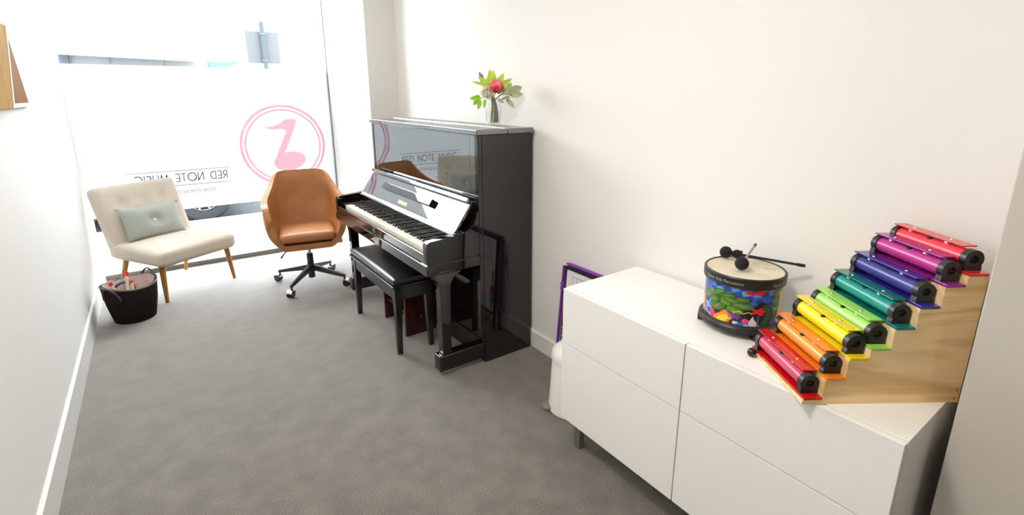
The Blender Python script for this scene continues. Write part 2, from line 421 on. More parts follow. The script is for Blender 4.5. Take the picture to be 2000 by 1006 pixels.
# ================================================================ SETTING
XE = 3.2     # hall's far side
struct('floor', MB().box(XL-0.1, XE+0.1, YH-0.1, 5.17, -0.12, 0.0), 'carpet', 'charcoal carpet with a flecked pile covering the studio floor', 'floor')
struct('ceiling', MB().box(XL-0.1, XE+0.1, YH-0.1, 5.3, ZC, ZC+0.1), 'ceil', 'plain white ceiling above the studio', 'ceiling')
struct('wall_left', MB().box(XL-0.12, XL, YH, 5.3, -0.12, ZC+0.05), 'wall', 'bare white wall beside the basket and armless chair', 'wall')
struct('wall_right', MB().box(XR, XR+0.12, YB-0.3, 5.3, -0.12, ZC+0.05), 'wall', 'long white wall behind the piano and the white cabinet', 'wall')
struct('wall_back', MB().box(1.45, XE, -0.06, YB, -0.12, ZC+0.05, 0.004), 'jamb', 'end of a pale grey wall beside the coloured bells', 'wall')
struct('wall_hall', MB().box(XE, XE+0.1, YH, 0, -0.12, ZC+0.05).box(XL-0.1, XE+0.1, YH-0.1, YH, -0.12, ZC+0.05), 'hall', 'plain painted hall walls behind the viewer', 'wall')
struct('wall_front', MB().box(1.475, XR+0.05, 4.05, 5.3, -0.12, ZC+0.05, 0.003), 'wall', 'white pier between the shop window and the wall behind the piano', 'pier')
def skirt(x0, x1, y0, y1, face):
    t = 0.013; h = 0.142 if face == '+x' else 0.108
    mb = MB()
    if face == '+x': mb.prism([(x0, 0), (x0+t, 0), (x0+t, h-0.008), (x0+t-0.006, h), (x0, h)], 'y', y0, y1)
    elif face == '-x': mb.prism([(x1, 0), (x1-t, 0), (x1-t, h-0.008), (x1-t+0.006, h), (x1, h)], 'y', y0, y1)
    return mb
struct('baseboard_left', skirt(XL, 0, YH, 5.12, '+x'), 'trim', 'white painted baseboard along the bare wall with the basket', 'baseboard')
struct('baseboard_right', skirt(0, XR, YB, 4.05, '-x'), 'trim', 'white painted baseboard behind the piano', 'baseboard')
struct('baseboard_pier', skirt(0, 1.475, 4.052, 5.12, '-x'), 'trim', 'white painted baseboard on the pier by the window', 'baseboard')

# ---- window
win = MB()
win.box(XL, 1.475, 5.15, 5.215, -0.02, 0.040, 0.002)
W = struct('window_1', win, 'sill', 'full height shop window with a frosted band', 'window')
MB().box(XL, 1.475, 5.152, 5.213, 0.0401, 0.047).build('sill_cap', M['trim'], W)
MB().box(1.466, 1.475, 5.15, 5.21, 0.04, ZC).build('frame_edge', M['frame'], W)
MB().box(XL, 1.475, 5.15, 5.21, ZC-0.08, ZC).build('frame_head', M['frame'], W)
MB().box(XL+0.0005, 1.466, YG, YG+0.010, 0.047, ZC-0.08).build('glass_pane', M['glass'], W, smooth=0)
yf = YG-0.0012
MB().box(XL+0.001, 1.465, yf-0.0003, yf, 0.526, 1.735).build('frosted_film', M['film'], W, smooth=0)

# logo on the film (seen from inside, so reversed)
def ring2(mb, cx, cz, r0, r1, y, n=96):
    def f(u, v):
        a = 2*PI*u; r = r0+(r1-r0)*v
        return Vector((cx+r*math.cos(a), y, cz+r*math.sin(a)))
    mb.grid(f, n, 2, cu=True)
yl = yf-0.0018
LC = (1.012, 1.035)
mb = MB()
ring2(mb, *LC, 0.355, 0.380, yl); ring2(mb, *LC, 0.322, 0.341, yl)
k = 0.00189
def lp(x, y): return (LC[0]+(x-245)*k, LC[1]-(y-247)*k)
note = [(157, 143), (172, 152), (196, 152), (218, 146), (240, 134), (262, 120), (285, 116), (320, 121), (304, 158), (262, 250), (240, 292), (228, 312), (198, 330), (194, 320), (262, 176), (255, 168), (232, 164), (205, 168), (186, 166), (168, 156)]
from mathutils.geometry import delaunay_2d_cdt
outline = [Vector(lp(*p)) for p in note]
head = []
for i in range(56):
    a = 2*PI*i/56; ex, ey = 77*math.cos(a), 47*math.sin(a); c_, s_ = math.cos(-0.17), math.sin(-0.17)
    head.append(Vector(lp(265+ex*c_-ey*s_, 327+ex*s_+ey*c_)))
nn_ = len(outline)
cv, ce, cf, *_ = delaunay_2d_cdt(outline+head, [], [list(range(nn_)), list(range(nn_, nn_+len(head)))], 1, 1e-6)
t = bmesh.new(); vs = [t.verts.new((p.x, yl, p.y)) for p in cv]
for f in cf: t.faces.new([vs[q] for q in f])
mb._take(t)
mb.build('logo_decal', M['logo'], W, smooth=0)

# thin stroke lettering
def arc(cx, cy, rx_, ry_, a0, a1, n=14): return [(cx+rx_*math.cos(math.radians(a0+(a1-a0)*i/n)), cy+ry_*math.sin(math.radians(a0+(a1-a0)*i/n))) for i in range(n+1)]
GL = {
 'R': (0.52, [[(0, 0), (0, 1)], [(0, 1), (0.2, 1)]+arc(0.2, 0.72, 0.3, 0.28, 90, -90)+[(0, 0.44)], [(0.22, 0.44), (0.5, 0)]]),
 'E': (0.46, [[(0.44, 1), (0, 1), (0, 0), (0.46, 0)], [(0, 0.42), (0.4, 0.42)]]),
 'D': (0.66, [[(0, 0), (0, 1), (0.16, 1)]+arc(0.16, 0.5, 0.5, 0.5, 90, -90)+[(0, 0)]]),
 'N': (0.68, [[(0, 0), (0, 1), (0.68, 0), (0.68, 1)]]),
 'O': (1.0, [arc(0.5, 0.5, 0.52, 0.52, 0, 360, 36)]),
 'T': (0.56, [[(0, 1), (0.56, 1)], [(0.28, 1), (0.28, 0)]]),
 'M': (0.86, [[(0, 0), (0.1, 1), (0.43, 0.2), (0.76, 1), (0.86, 0)]]),
 'U': (0.62, [[(0, 1), (0, 0.31)]+arc(0.31, 0.31, 0.31, 0.31, 180, 360)+[(0.62, 1)]]),
 'S': (0.48, [arc(0.25, 0.74, 0.22, 0.26, 30, 270)+arc(0.23, 0.24, 0.24, 0.24, 90, -150)]),
 'I': (0.04, [[(0.02, 0), (0.02, 1)]]),
 'C': (0.76, [arc(0.5, 0.5, 0.5, 0.5, 50, 310, 24)]),
 'A': (0.7, [[(0, 0), (0.35, 1), (0.7, 0)], [(0.12, 0.33), (0.58, 0.33)]]),
 '.': (0.05, [[(0.0, 0.02), (0.05, 0.02)]]),
 ' ': (0.42, []),
}
def strokes(mb, text, x_right, z0, h, wl, y, gap=0.24, sx=1.0):
    cx = 0.0
    for ch in text:
        w, st = GL[ch]
        for pl in st:
            P3 = [(x_right-(cx+p[0])*h*sx, z0+p[1]*h) for p in pl]
            for a, b in zip(P3, P3[1:]):
                d = Vector((b[0]-a[0], b[1]-a[1])); 
                if d.length < 1e-9: continue
                d.normalize(); n = Vector((-d.y, d.x))*wl/2; e = d*wl*0.35
                A, B = Vector(a)-e, Vector(b)+e
                mb.poly([(A.x+n.x, y, A.y+n.y), (B.x+n.x, y, B.y+n.y), (B.x-n.x, y, B.y-n.y), (A.x-n.x, y, A.y-n.y)])
        cx += w+gap
    return cx*h*sx
mb = MB()
strokes(mb, 'RED NOTE MUSIC', 0.500, 0.774, 0.066, 0.0074, yl, gap=0.26, sx=0.90)
for z in (0.868, 0.740):
    mb.poly([(-0.232, yl, z-0.0024), (0.532, yl, z-0.0024), (0.532, yl, z+0.0024), (-0.232, yl, z+0.0024)])
mb.build('shop_lettering', M['vinyl'], W, smooth=0)
mb = MB()
strokes(mb, 'REDNOTEMUSIC.COM.AU', 0.392, 0.668, 0.027, 0.0036, yl, gap=0.22)
mb.build('web_address', M['vinylpale'], W, smooth=0)

# ---- ceiling lamps (above the frame)
for i, (x, y, p) in enumerate(CEILING_LAMPS):
    t = thing('ceiling_light', ['round ceiling light nearest the shop window', 'round ceiling light above the middle of the studio', 'round ceiling light in the hall behind the viewer'][i], 'light', (x, y, ZC), 0, 'ceiling lights')
    MB().lathe([(0.30, 0), (0.30, -0.05), (0.285, -0.055), (0.27, -0.045)], n=48).build('rim', M['trim'], t)
    MB().lathe([(0, -0.046), (0.27, -0.046)], n=48).build('diffuser', M['lampw'], t)
    l = bpy.data.lights.new('ceiling_bulb', 'AREA'); l.shape = 'DISK'; l.size = 0.5; l.energy = p; l.color = (1.0, 0.935, 0.85)
    lo = bpy.data.objects.new('ceiling_bulb', l); COL.objects.link(lo); lo.parent = t; lo.location = (0, 0, -0.06)

# ---- street
struct('pavement', MB().box(-9, 11, 5.215, 7.36, ZS-0.3, ZS), 'pave', 'pale concrete footpath outside the window', 'footpath')
struct('kerb', MB().box(-9, 11, 7.36, 7.40, ZS-0.3, ZS-0.002), 'kerb', 'concrete kerb between footpath and street', 'kerb')
struct('road', MB().box(-12, 14, 7.40, 13.2, ZS-0.35, ZS-0.05), 'road', 'grey asphalt street outside', 'road')
struct('pavement_across', MB().box(-12, 14, 13.2, 15.05, ZS-0.3, ZS), 'pave', 'footpath across the street', 'footpath')

# shop building across the street
b = thing('shop_building', 'white rendered shop building across the street with a grey awning', 'building', (0.5, 15.0, ZS))
def bw(): return MB()
bw().box(-9, 11, 15.0, 15.6, ZS, 3.4).build('wall', M['fac'], b, True)
bw().hexa([(-1.48, 13.9, 2.31), (1.16, 13.9, 2.24), (1.16, 15.0, 2.45), (-1.48, 15.0, 2.5), (-1.48, 13.9, 2.36), (1.12, 13.9, 2.29), (1.12, 15.0, 2.5), (-1.48, 15.0, 2.55)]).build('awning', M['awn'], b, True)
bw().box(-1.30, -0.55, 14.9, 14.995, 0.2, 2.42).build('shop_window', M['shopglass'], b, True)
bw().box(-0.50, 0.45, 14.9, 14.995, 0.2, 2.42).build('shop_window', M['shopglass'], b, True)
bw().box(0.50, 1.15, 14.9, 14.995, 0.2, 2.38).build('shop_window', M['shopglass'], b, True)
bw().box(-1.46, -1.38, 14.85, 14.995, ZS, 2.4).build('blue_post', M['shopblue'], b, True)
bw().box(-1.38, -1.24, 14.80, 14.899, ZS, 2.4).build('grey_post', M['shopgrey'], b, True)
bw().hexa([(1.36, 14.7, 2.0), (2.02, 14.7, 2.27), (2.02, 14.95, 2.27), (1.36, 14.95, 2.0), (1.38, 14.7, 2.3), (2.02, 14.7, 2.33), (2.02, 14.95, 2.33), (1.38, 14.95, 2.3)]).build('sign_board', M['shopblue'], b, True)
bw().box(2.25, 4.2, 14.5, 14.99, 2.14, 2.25).build('ledge', M['shopglass'], b, True)

# sign post on the footpath
s = thing('street_sign', 'grey back of a street sign on a thin post outside', 'sign', (1.285, 7.1, ZS))
MB().cyl((0, 0, 0), (0, 0, 2.42), 0.026).build('post', M['pole'], s)
MB().box(-0.19, 0.185, 0.028, 0.034, 1.935, 2.31, 0.002).build('plate', M['signback'], s)
MB().cyl((0, 0, 1.96), (0, 0, 1.98), 0.034).build('bracket', M['signback'], s)
MB().cyl((0, 0, 2.27), (0, 0, 2.29), 0.034).build('bracket', M['signback'], s)

# car at the kerb: only its wheel and sill show under the frosted band
c = thing('car', 'white car parked at the kerb with spoked wheel showing under the frosted film', 'car', (-1.0, 8.35, ZS-0.05))
ca = MB()
side = [(-3.3, 0.30), (-3.35, 0.62), (-3.2, 0.95), (-2.6, 1.02), (-1.9, 1.38), (-0.6, 1.44), (0.3, 1.30), (0.95, 0.98), (1.75, 0.86), (1.93, 0.62), (1.9, 0.30), (1.80, 0.24)]
def arch(cx): return [(cx+0.36*math.cos(math.radians(a)), 0.31+0.36*math.sin(math.radians(a))) for a in range(0, 181, 15)]
wheel_x = (1.42, -2.35)
poly = side+[(1.80, 0.24)][:0]+[p for p in arch(1.42) if p[1] > 0.24]+[(1.05, 0.24), (-1.98, 0.24)]+[p for p in arch(-2.35) if p[1] > 0.24]+[(-2.72, 0.24), (-3.2, 0.24)]
t = bmesh.new()
A = [t.verts.new((x, -0.86, z)) for x, z in poly]; B = [t.verts.new((x, 0.86, z)) for x, z in poly]
n_ = len(poly)
fa, fb = t.faces.new(A), t.faces.new(B[::-1])
for i in range(n_): t.faces.new((A[i], B[i], B[(i+1) % n_], A[(i+1) % n_]))
bmesh.ops.triangulate(t, faces=[fa, fb]); bmesh.ops.recalc_face_normals(t, faces=t.faces)
ca._take(t)
ca.build('body', M['carp'], c)
MB().prism([(-2.45, 1.02), (-1.85, 1.32), (-0.6, 1.37), (0.2, 1.25), (0.75, 1.02)], 'y', -0.868, 0.868).build('side_glass', M['carw'], c)
MB().box(-1.95, 1.0, -0.75, 0.75, 0.15, 0.25).build('underbody', M['tyre'], c)
for wx in wheel_x:
    for sy in (-1, 1):
        w = MB().lathe([(0.20, -0.10), (0.29, -0.10), (0.315, -0.08), (0.32, -0.04), (0.32, 0.04), (0.315, 0.08), (0.29, 0.10), (0.2, 0.10), (0.2, -0.10)], n=64, mx=tr(wx, sy*0.775, 0.32) @ rx(PI/2)).build('wheel', M['tyre'], c)
        r_ = MB()
        face = 0.092
        X0 = tr(wx, sy*0.775, 0.32) @ rx(PI/2*sy)
        r_.lathe([(0.195, face-0.03), (0.215, face-0.03), (0.222, face), (0.200, face+0.004), (0.195, face-0.03)], n=64, mx=X0)
        r_.lathe([(0, face+0.002), (0.045, face), (0.05, face-0.04)], n=24, mx=X0)
        for q in range(10):
            a = 2*PI*q/10
            r_.hexa([(0.04, -0.012, face-0.025), (0.20, -0.009, face-0.02), (0.20, 0.009, face-0.02), (0.04, 0.012, face-0.025), (0.04, -0.012, face), (0.20, -0.009, face), (0.20, 0.009, face), (0.04, 0.012, face)], mx=X0 @ rz(a))
        r_.build('rim', M['alloy'], w)

# ================================================================ PIANO
PY0, PY1 = 2.197, 3.715
pn = thing('upright_piano', 'glossy black upright piano with its keyboard lid open', 'piano', (1.40, 2.956, 0))
def pb(name, mb, m, parent=None, **k): return mb.build(name, M[m], parent or pn, True, **k)
for y0, y1 in ((PY0, PY0+0.032), (PY1-0.032, PY1)):
    pb('side_panel', MB().box(1.374, 1.698, y0, y1, 0.03, 1.297, 0.002), 'lacq')
    pb('front_stile', MB().box(1.350, 1.368, y0-0.001, y1+0.001, 0.14, 1.297, 0.003), 'lacq')
for y0 in (PY0+0.003, PY1-0.033): pb('stile_groove', MB().box(1.367, 1.375, y0, y0+0.030, 0.12, 1.296), 'lacq2')
pb('back_panel', MB().box(1.660, 1.694, PY0+0.032, PY1-0.032, 0.05, 1.29), 'lacq2')
pb('front_lid', MB().box(1.337, 1.532, PY0-0.008, PY1+0.008, 1.299, 1.326, 0.0035, 3), 'mirror')
pb('rear_lid', MB().box(1.534, 1.706, PY0-0.008, PY1+0.008, 1.299, 1.326, 0.0025), 'mirror')
hg = pb('lid_hinge', MB().box(1.526, 1.542, PY0+0.01, PY1-0.006, 1.3255, 1.3275).cyl((1.533, PY0+0.01, 1.327), (1.533, PY1-0.006, 1.327), 0.0032, n=10), 'brasspale')
hg['label'] = 'long brass hinge'
pb('upper_panel', MB().box(1.3535, 1.384, PY0+0.0905, PY1-0.033, 0.93, 1.297, 0.0015), 'mirror')
pb('panel_stile', MB().box(1.3537, 1.384, PY0+0.0335, PY0+0.0895, 0.93, 1.297, 0.0015), 'mirror')
# fallboard leaning back, with its folded lip, desk ledge and long hinge
fx0, fz0, fx1, fz1 = 1.222, 0.790, 1.334, 0.950
dv = Vector((fx1-fx0, 0, fz1-fz0)); Lf = dv.length; dv.normalize(); nv = Vector((-dv.z, 0, dv.x))
FM = Matrix((dv, Vector((0, 1, 0)), nv)).transposed().to_4x4(); FM.translation = Vector((fx0, 0, fz0))
# local frame: x up the slope, y along the piano, z out of the face
FB = pb('fallboard', MB().box(0.008, Lf, PY0+0.046, PY1-0.046, -0.018, 0.0, 0.003, mx=FM), 'mirror')
pb('fallboard_lip', MB().box(Lf-0.020, Lf+0.006, PY0+0.050, PY1-0.050, 0.0002, 0.024, 0.006, 3, mx=FM), 'mirror', FB)
pb('music_desk_ledge', MB().box(0.085, 0.130, 2.59, 3.33, 0.0005, 0.026, 0.004, 2, mx=FM), 'lacq', FB)
h_ = pb('fallboard_hinge', MB().box(-0.010, 0.009, PY0+0.050, PY1-0.050, -0.003, 0.0035, 0.001, mx=FM), 'brasspale'); h_['label'] = 'long pale brass hinge'
tm = text_mesh('YAMAHA', 0.034)
t = bmesh.new(); t.from_mesh(tm); bpy.data.meshes.remove(tm)
lt = MB(); lt._take(t, mx=FM @ tr(0.032, 2.965, 0.0008) @ Matrix(((0, 1, 0, 0), (-1, 0, 0, 0), (0, 0, 1, 0), (0, 0, 0, 1))))
pb('maker_name', lt, 'brass', FB, smooth=0)
pb('key_rail', MB().box(1.196, 1.224, PY0+0.05, PY1-0.05, 0.725, 0.786, 0.002), 'lacq')
pb('felt_strip', MB().box(1.192, 1.197, PY0+0.09, PY1-0.09, 0.722, 0.738), 'felt')
# cheeks (arms)
ck = [(1.036, 0.662), (1.036, 0.758), (1.042, 0.772), (1.056, 0.779), (1.20, 0.789), (1.255, 0.797), (1.292, 0.812), (1.318, 0.835), (1.332, 0.862), (1.338, 0.892), (1.349, 0.900), (1.349, 0.662)]
for y0, y1 in ((PY0, PY0+0.044), (PY1-0.044, PY1)):
    pb('cheek', MB().prism(ck, 'y', y0, y1, 0.0025), 'lacq')
for y0, y1 in ((PY0+0.0445, 2.292), (3.574, PY1-0.0445)):
    pb('key_block', MB().box(1.062, 1.195, y0, y1, 0.662, 0.738, 0.004), 'lacq')
pb('key_slip', MB().box(1.038, 1.058, PY0+0.0445, PY1-0.0445, 0.662, 0.708, 0.004, 3), 'mirror')
pb('keybed', MB().box(1.030, 1.349, PY0-0.004, PY1+0.004, 0.598, 0.655, 0.005, 3).box(1.040, 1.345, PY0+0.002, PY1-0.002, 0.654, 0.663), 'lacq')
lk = pb('lid_lock', MB().box(1.0355, 1.039, 2.915, 2.965, 0.668, 0.702, 0.001), 'lacq2')
pb('keyhole', MB().cyl((1.0354, 2.94, 0.686), (1.033, 2.94, 0.686), 0.006, n=16), 'brass', lk)
# keys: 52 white, 36 black; bass at the far end
KP = (3.570-2.296)/52
wk0 = MB().box(1.064, 1.196, -KP/2+0.0006, KP/2-0.0006, 0.700, 0.728, 0.0015).build('white_key', M['ivory'])
bk0 = MB().hexa([(1.106, -0.0055, 0.722), (1.196, -0.0055, 0.722), (1.196, 0.0055, 0.722), (1.106, 0.0055, 0.722), (1.113, -0.0045, 0.741), (1.196, -0.0045, 0.742), (1.196, 0.0045, 0.742), (1.113, 0.0045, 0.741)], 0.001).build('black_key', M['ebony'])
firsts = [True, True]
order = 'ABCDEFG'
for i in range(52):
    y = 3.570-KP*(i+0.5)
    if firsts[0]: k_ = wk0; k_.parent = pn; firsts[0] = False
    else: k_ = dup(wk0, pn)
    k_.location = (-pn.location.x, y-pn.location.y, 0)
    if i < 51 and order[i % 7] not in 'BE':
        if firsts[1]: k_ = bk0; k_.parent = pn; firsts[1] = False
        else: k_ = dup(bk0, pn)
        k_.location = (-pn.location.x, y-KP/2-pn.location.y, 0)
# legs, toes, castors, lower case
lg = [(1.052, 0.598), (1.060, 0.580), (1.085, 0.560), (1.100, 0.535), (1.106, 0.50), (1.110, 0.128), (1.163, 0.128), (1.168, 0.50), (1.176, 0.540), (1.195, 0.568), (1.232, 0.584), (1.246, 0.598)]
for y0, y1 in ((PY0+0.006, PY0+0.062), (PY1-0.062, PY1-0.006)):
    pb('leg', MB().prism(lg, 'y', y0, y1, 0.004), 'lacq')
    pb('toe_block', MB().box(1.085, 1.372, y0-0.006, y1+0.006, 0.032, 0.126, 0.008, 3), 'lacq')
    ym = (y0+y1)/2
    pb('castor', MB().cyl((1.128, ym-0.012, 0.019), (1.128, ym+0.012, 0.019), 0.019, n=20, bev=0.003).box(1.118, 1.138, ym-0.016, ym+0.016, 0.018, 0.034), 'brass')
pb('plinth', MB().box(1.370, 1.69, PY0+0.03, PY1-0.03, 0.004, 0.13, 0.003), 'lacq2')
pb('side_foot', MB().box(1.374, 1.70, PY0+0.001, PY0+0.030, 0.0, 0.032), 'lacq2')
pb('lower_panel', MB().box(1.376, 1.394, PY0+0.034, PY1-0.034, 0.13, 0.598, 0.003), 'lacq')
for k_ in (-0.09, 0.0, 0.09):
    pb('pedal', MB().hexa([(1.30, 2.956+k_-0.02, 0.055), (1.372, 2.956+k_-0.011, 0.06), (1.372, 2.956+k_+0.011, 0.06), (1.30, 2.956+k_+0.02, 0.055), (1.30, 2.956+k_-0.02, 0.066), (1.372, 2.956+k_-0.011, 0.07), (1.372, 2.956+k_+0.011, 0.07), (1.30, 2.956+k_+0.02, 0.066)], 0.003), 'brass')

# ================================================================ PIANO BENCH
be = thing('piano_bench', 'black piano bench with leather padded top pushed under the keyboard', 'bench', (1.115, 2.93, 0))
x0, x1, y0, y1 = 0.985, 1.245, 2.552, 3.308
pb('seat_pad', MB().puff((x1-x0)/2, (y1-y0)/2, 0.022, 0.016, 0.007, 12, ((x0+x1)/2, (y0+y1)/2, 0.461)), 'leath', be)
pb('top_board', MB().box(x0-0.004, x1+0.004, y0-0.004, y1+0.004, 0.424, 0.440, 0.004, 3), 'lacq2', be)
pb('apron', MB().box(x0+0.016, x0+0.034, y0+0.04, y1-0.04, 0.345, 0.424, 0.002).box(x1-0.034, x1-0.016, y0+0.04, y1-0.04, 0.345, 0.424, 0.002).box(x0+0.04, x1-0.04, y0+0.014, y0+0.032, 0.345, 0.424, 0.002).box(x0+0.04, x1-0.04, y1-0.032, y1-0.014, 0.345, 0.424, 0.002), 'lacq2', be)
for sx in (0, 1):
    for sy in (0, 1):
        ax, ay = (x0+0.012, x1-0.012-0.044)[sx], (y0+0.010, y1-0.010-0.044)[sy]
        tx, ty = (ax+0.002, ax+0.014)[sx], (ay+0.002, ay+0.014)[sy]
        pb('leg', MB().hexa([(tx, ty, 0), (tx+0.028, ty, 0), (tx+0.028, ty+0.028, 0), (tx, ty+0.028, 0), (ax, ay, 0.424), (ax+0.044, ay, 0.424), (ax+0.044, ay+0.044, 0.424), (ax, ay+0.044, 0.424)], 0.002), 'lacq2', be)

# dark foot box under the bench
fs = thing('footstool', 'dark red wooden foot box under the piano bench', 'footstool', (1.24, 2.95, 0))
pb('side_panel', MB().box(1.133, 1.345, 2.755, 2.775, 0, 0.258, 0.002), 'mahog', fs)
pb('side_panel', MB().box(1.133, 1.345, 3.100, 3.120, 0, 0.258, 0.002), 'mahog', fs)
pb('shelf', MB().box(1.150, 1.345, 2.7755, 3.0995, 0.135, 0.153, 0.002), 'mahog', fs)
pb('top', MB().box(1.150, 1.345, 2.7755, 3.0995, 0.232, 0.250, 0.002), 'mahog', fs)
pb('bolt', MB().cyl((1.24, 2.7548, 0.115), (1.24, 2.7535, 0.115), 0.005, n=14), 'brass', fs)

# ================================================================ OFFICE CHAIR
oc = thing('office_chair', 'tan leather tub office chair on black castors', 'office chair', (0.895, 4.09, 0), math.radians(-11))
RIM = [(0.0, 0.0, 0.278, 0.905), (0.2, 0.115, 0.276, 0.905), (0.29, 0.180, 0.262, 0.897), (0.36, 0.205, 0.235, 0.862), (0.46, 0.232, 0.185, 0.80), (0.58, 0.262, 0.100, 0.745), (0.68, 0.278, 0.02, 0.722), (0.85, 0.280, -0.12, 0.712), (0.94, 0.272, -0.195, 0.685), (1.0, 0.262, -0.228, 0.61)]
BOT = [(0.0, 0.0, 0.185, 0.415), (0.2, 0.12, 0.18, 0.415), (0.29, 0.17, 0.155, 0.415), (0.36, 0.195, 0.12, 0.415), (0.46, 0.205, 0.07, 0.415), (0.58, 0.21, 0.0, 0.412), (0.68, 0.212, -0.06, 0.41), (0.85, 0.212, -0.16, 0.408), (0.94, 0.205, -0.205, 0.406), (1.0, 0.195, -0.222, 0.405)]
def interp(T, t):
    sg = 1 if t >= 0 else -1; t = abs(t)
    for a, b in zip(T, T[1:]):
        if t <= b[0]+1e-9:
            f = (t-a[0])/(b[0]-a[0]); f = max(0, min(1, f))
            return Vector((sg*(a[1]+(b[1]-a[1])*f), a[2]+(b[2]-a[2])*f, a[3]+(b[3]-a[3])*f))
    return Vector((sg*T[-1][1], T[-1][2], T[-1][3]))
def shell(u, v):
    t = -1+2*u
    B_, R_ = interp(BOT, t), interp(RIM, t)
    if v < 0.3:
        f = v/0.3
        cpt = Vector((0, -0.215, 0.372))
        e = Vector((B_.x*0.92, B_.y*0.92-0.017, 0.375))
        return cpt.lerp(e, f)
    f = (v-0.3)/0.7
    p = B_.lerp(R_, f)
    bul = math.sin(PI*min(1, f*1.15))**1*0.030
    out = Vector((B_.x, B_.y+0.10, 0)); out = out.normalized() if out.length > 1e-6 else Vector((0, 1, 0))
    p += out*bul*(0.4+0.6*min(1, abs(t)*1.6))
    if f < 0.12: p.z -= 0.0
    return p
sh = MB().grid(shell, 61, 22).build('shell', M['tan'], oc, smooth=180, weld=0.0005)
so = sh.modifiers.new('thick', 'SOLIDIFY'); so.thickness = 0.046; so.offset = 0.0
bv = sh.modifiers.new('round', 'BEVEL'); bv.width = 0.012; bv.segments = 3; bv.angle_limit = math.radians(50)
ss = sh.modifiers.new('soft', 'SUBSURF'); ss.levels = 1; ss.render_levels = 1
MB().puff(0.203, 0.205, 0.036, 0.030, 0.014, 14, (0, -0.04, 0.450)).build('seat_cushion', M['tan'], oc)
MB().cyl((0, 0, 0.055), (0, 0, 0.262), 0.027, 0.025, 28, 0.003).build('column', M['bmetal'], oc)
MB().cyl((0, 0, 0.262), (0, 0, 0.372), 0.013, n=20).build('gas_lift', M['chrome'], oc)
MB().box(-0.09, 0.09, -0.10, 0.10, 0.345, 0.372, 0.004).build('seat_plate', M['bmetal'], oc)
MB().cyl((0, 0, 0.118), (0, 0, 0.168), 0.036, 0.032, 28, 0.004).build('hub', M['bmetal'], oc)
MB().tube([(-0.08, -0.09, 0.358), (-0.14, -0.115, 0.352), (-0.178, -0.130, 0.322), (-0.21, -0.142, 0.285)], [0.005, 0.005, 0.005, 0.007], 10).build('height_lever', M['bmetal'], oc)
base_rot = math.radians(11)
for i, a in enumerate((134.0, 226.0, 313.0, 45.0)):
    R_ = rz(math.radians(a)+base_rot)
    MB().hexa([(0.028, -0.021, 0.118), (0.300, -0.013, 0.075), (0.300, 0.013, 0.075), (0.028, 0.021, 0.118), (0.028, -0.017, 0.163), (0.300, -0.011, 0.097), (0.300, 0.011, 0.097), (0.028, 0.017, 0.163)], 0.005, 3, mx=R_).build('base_arm', M['bmetal'], oc)
    cst = MB().cyl((0.292, 0, 0.05), (0.292, 0, 0.078), 0.008, n=14, mx=R_).box(0.285, 0.30, -0.012, 0.012, 0.044, 0.058, 0.003, mx=R_).build('castor', M['bmetal'], oc)
    MB().cyl((0.310, -0.024, 0.0275), (0.310, -0.003, 0.0275), 0.0275, n=24, bev=0.006, mx=R_).cyl((0.310, 0.003, 0.0275), (0.310, 0.024, 0.0275), 0.0275, n=24, bev=0.006, mx=R_).build('wheel', M['black'], cst)
    def hood(u, v):
        aa = math.radians(20+140*u); yy = -0.027+0.054*v
        return Vector((0.310+0.031*math.cos(aa), yy, 0.0275+0.031*math.sin(aa)))
    hd = MB().grid(hood, 14, 5, mx=R_).build('hood', M['chrome'], cst)
    hd.modifiers.new('thick', 'SOLIDIFY').thickness = 0.002

# ================================================================ ARMLESS CHAIR
ac = thing('lounge_chair', 'oatmeal linen armless chair with splayed wooden legs by the window', 'armchair', (0.0, 4.70, 0), math.radians(31.3))
MB().puff(0.315, 0.31, 0.062, 0.045, 0.022, 16, (0, -0.03, 0.337)).build('seat', M['linen'], ac)
Lb = 0.56
BM_ = tr(0, 0.205, 0.285) @ rx(math.radians(90-19)) @ tr(0, Lb/2, 0)
dn = [(-0.15, 0.135, 0.022, 0.035), (0.0, 0.135, 0.022, 0.035), (0.15, 0.135, 0.022, 0.035)]
bk = MB().puff(0.31, Lb/2, 0.055, 0.038, 0.010, 20, (0, 0, 0), dn, mx=BM_).build('backrest', M['linen'], ac)
for d_ in dn:
    MB().lathe([(0, 0.006), (0.007, 0.0045), (0.011, 0.0)], n=16, mx=BM_ @ tr(d_[0], d_[1], 0.043)).build('button', M['linen'], bk)
tg = MB().box(0.311, 0.322, 0.02, 0.045, -0.004, -0.001, mx=BM_).build('fabric_tag', M['grey'], bk)
for sx, sy, tx, ty in ((-1, -1, -0.262, -0.26), (1, -1, 0.262, -0.26), (-1, 1, -0.235, 0.20), (1, 1, 0.235, 0.20)):
    fx, fy = {(-1, -1): (-0.282, -0.282), (1, -1): (0.282, -0.282), (-1, 1): (-0.262, 0.305), (1, 1): (0.262, 0.305)}[(sx, sy)]
    MB().cyl((fx, fy, 0), (tx, ty, 0.285), 0.0125, 0.023, 24).build('leg', M['walnut'], ac)

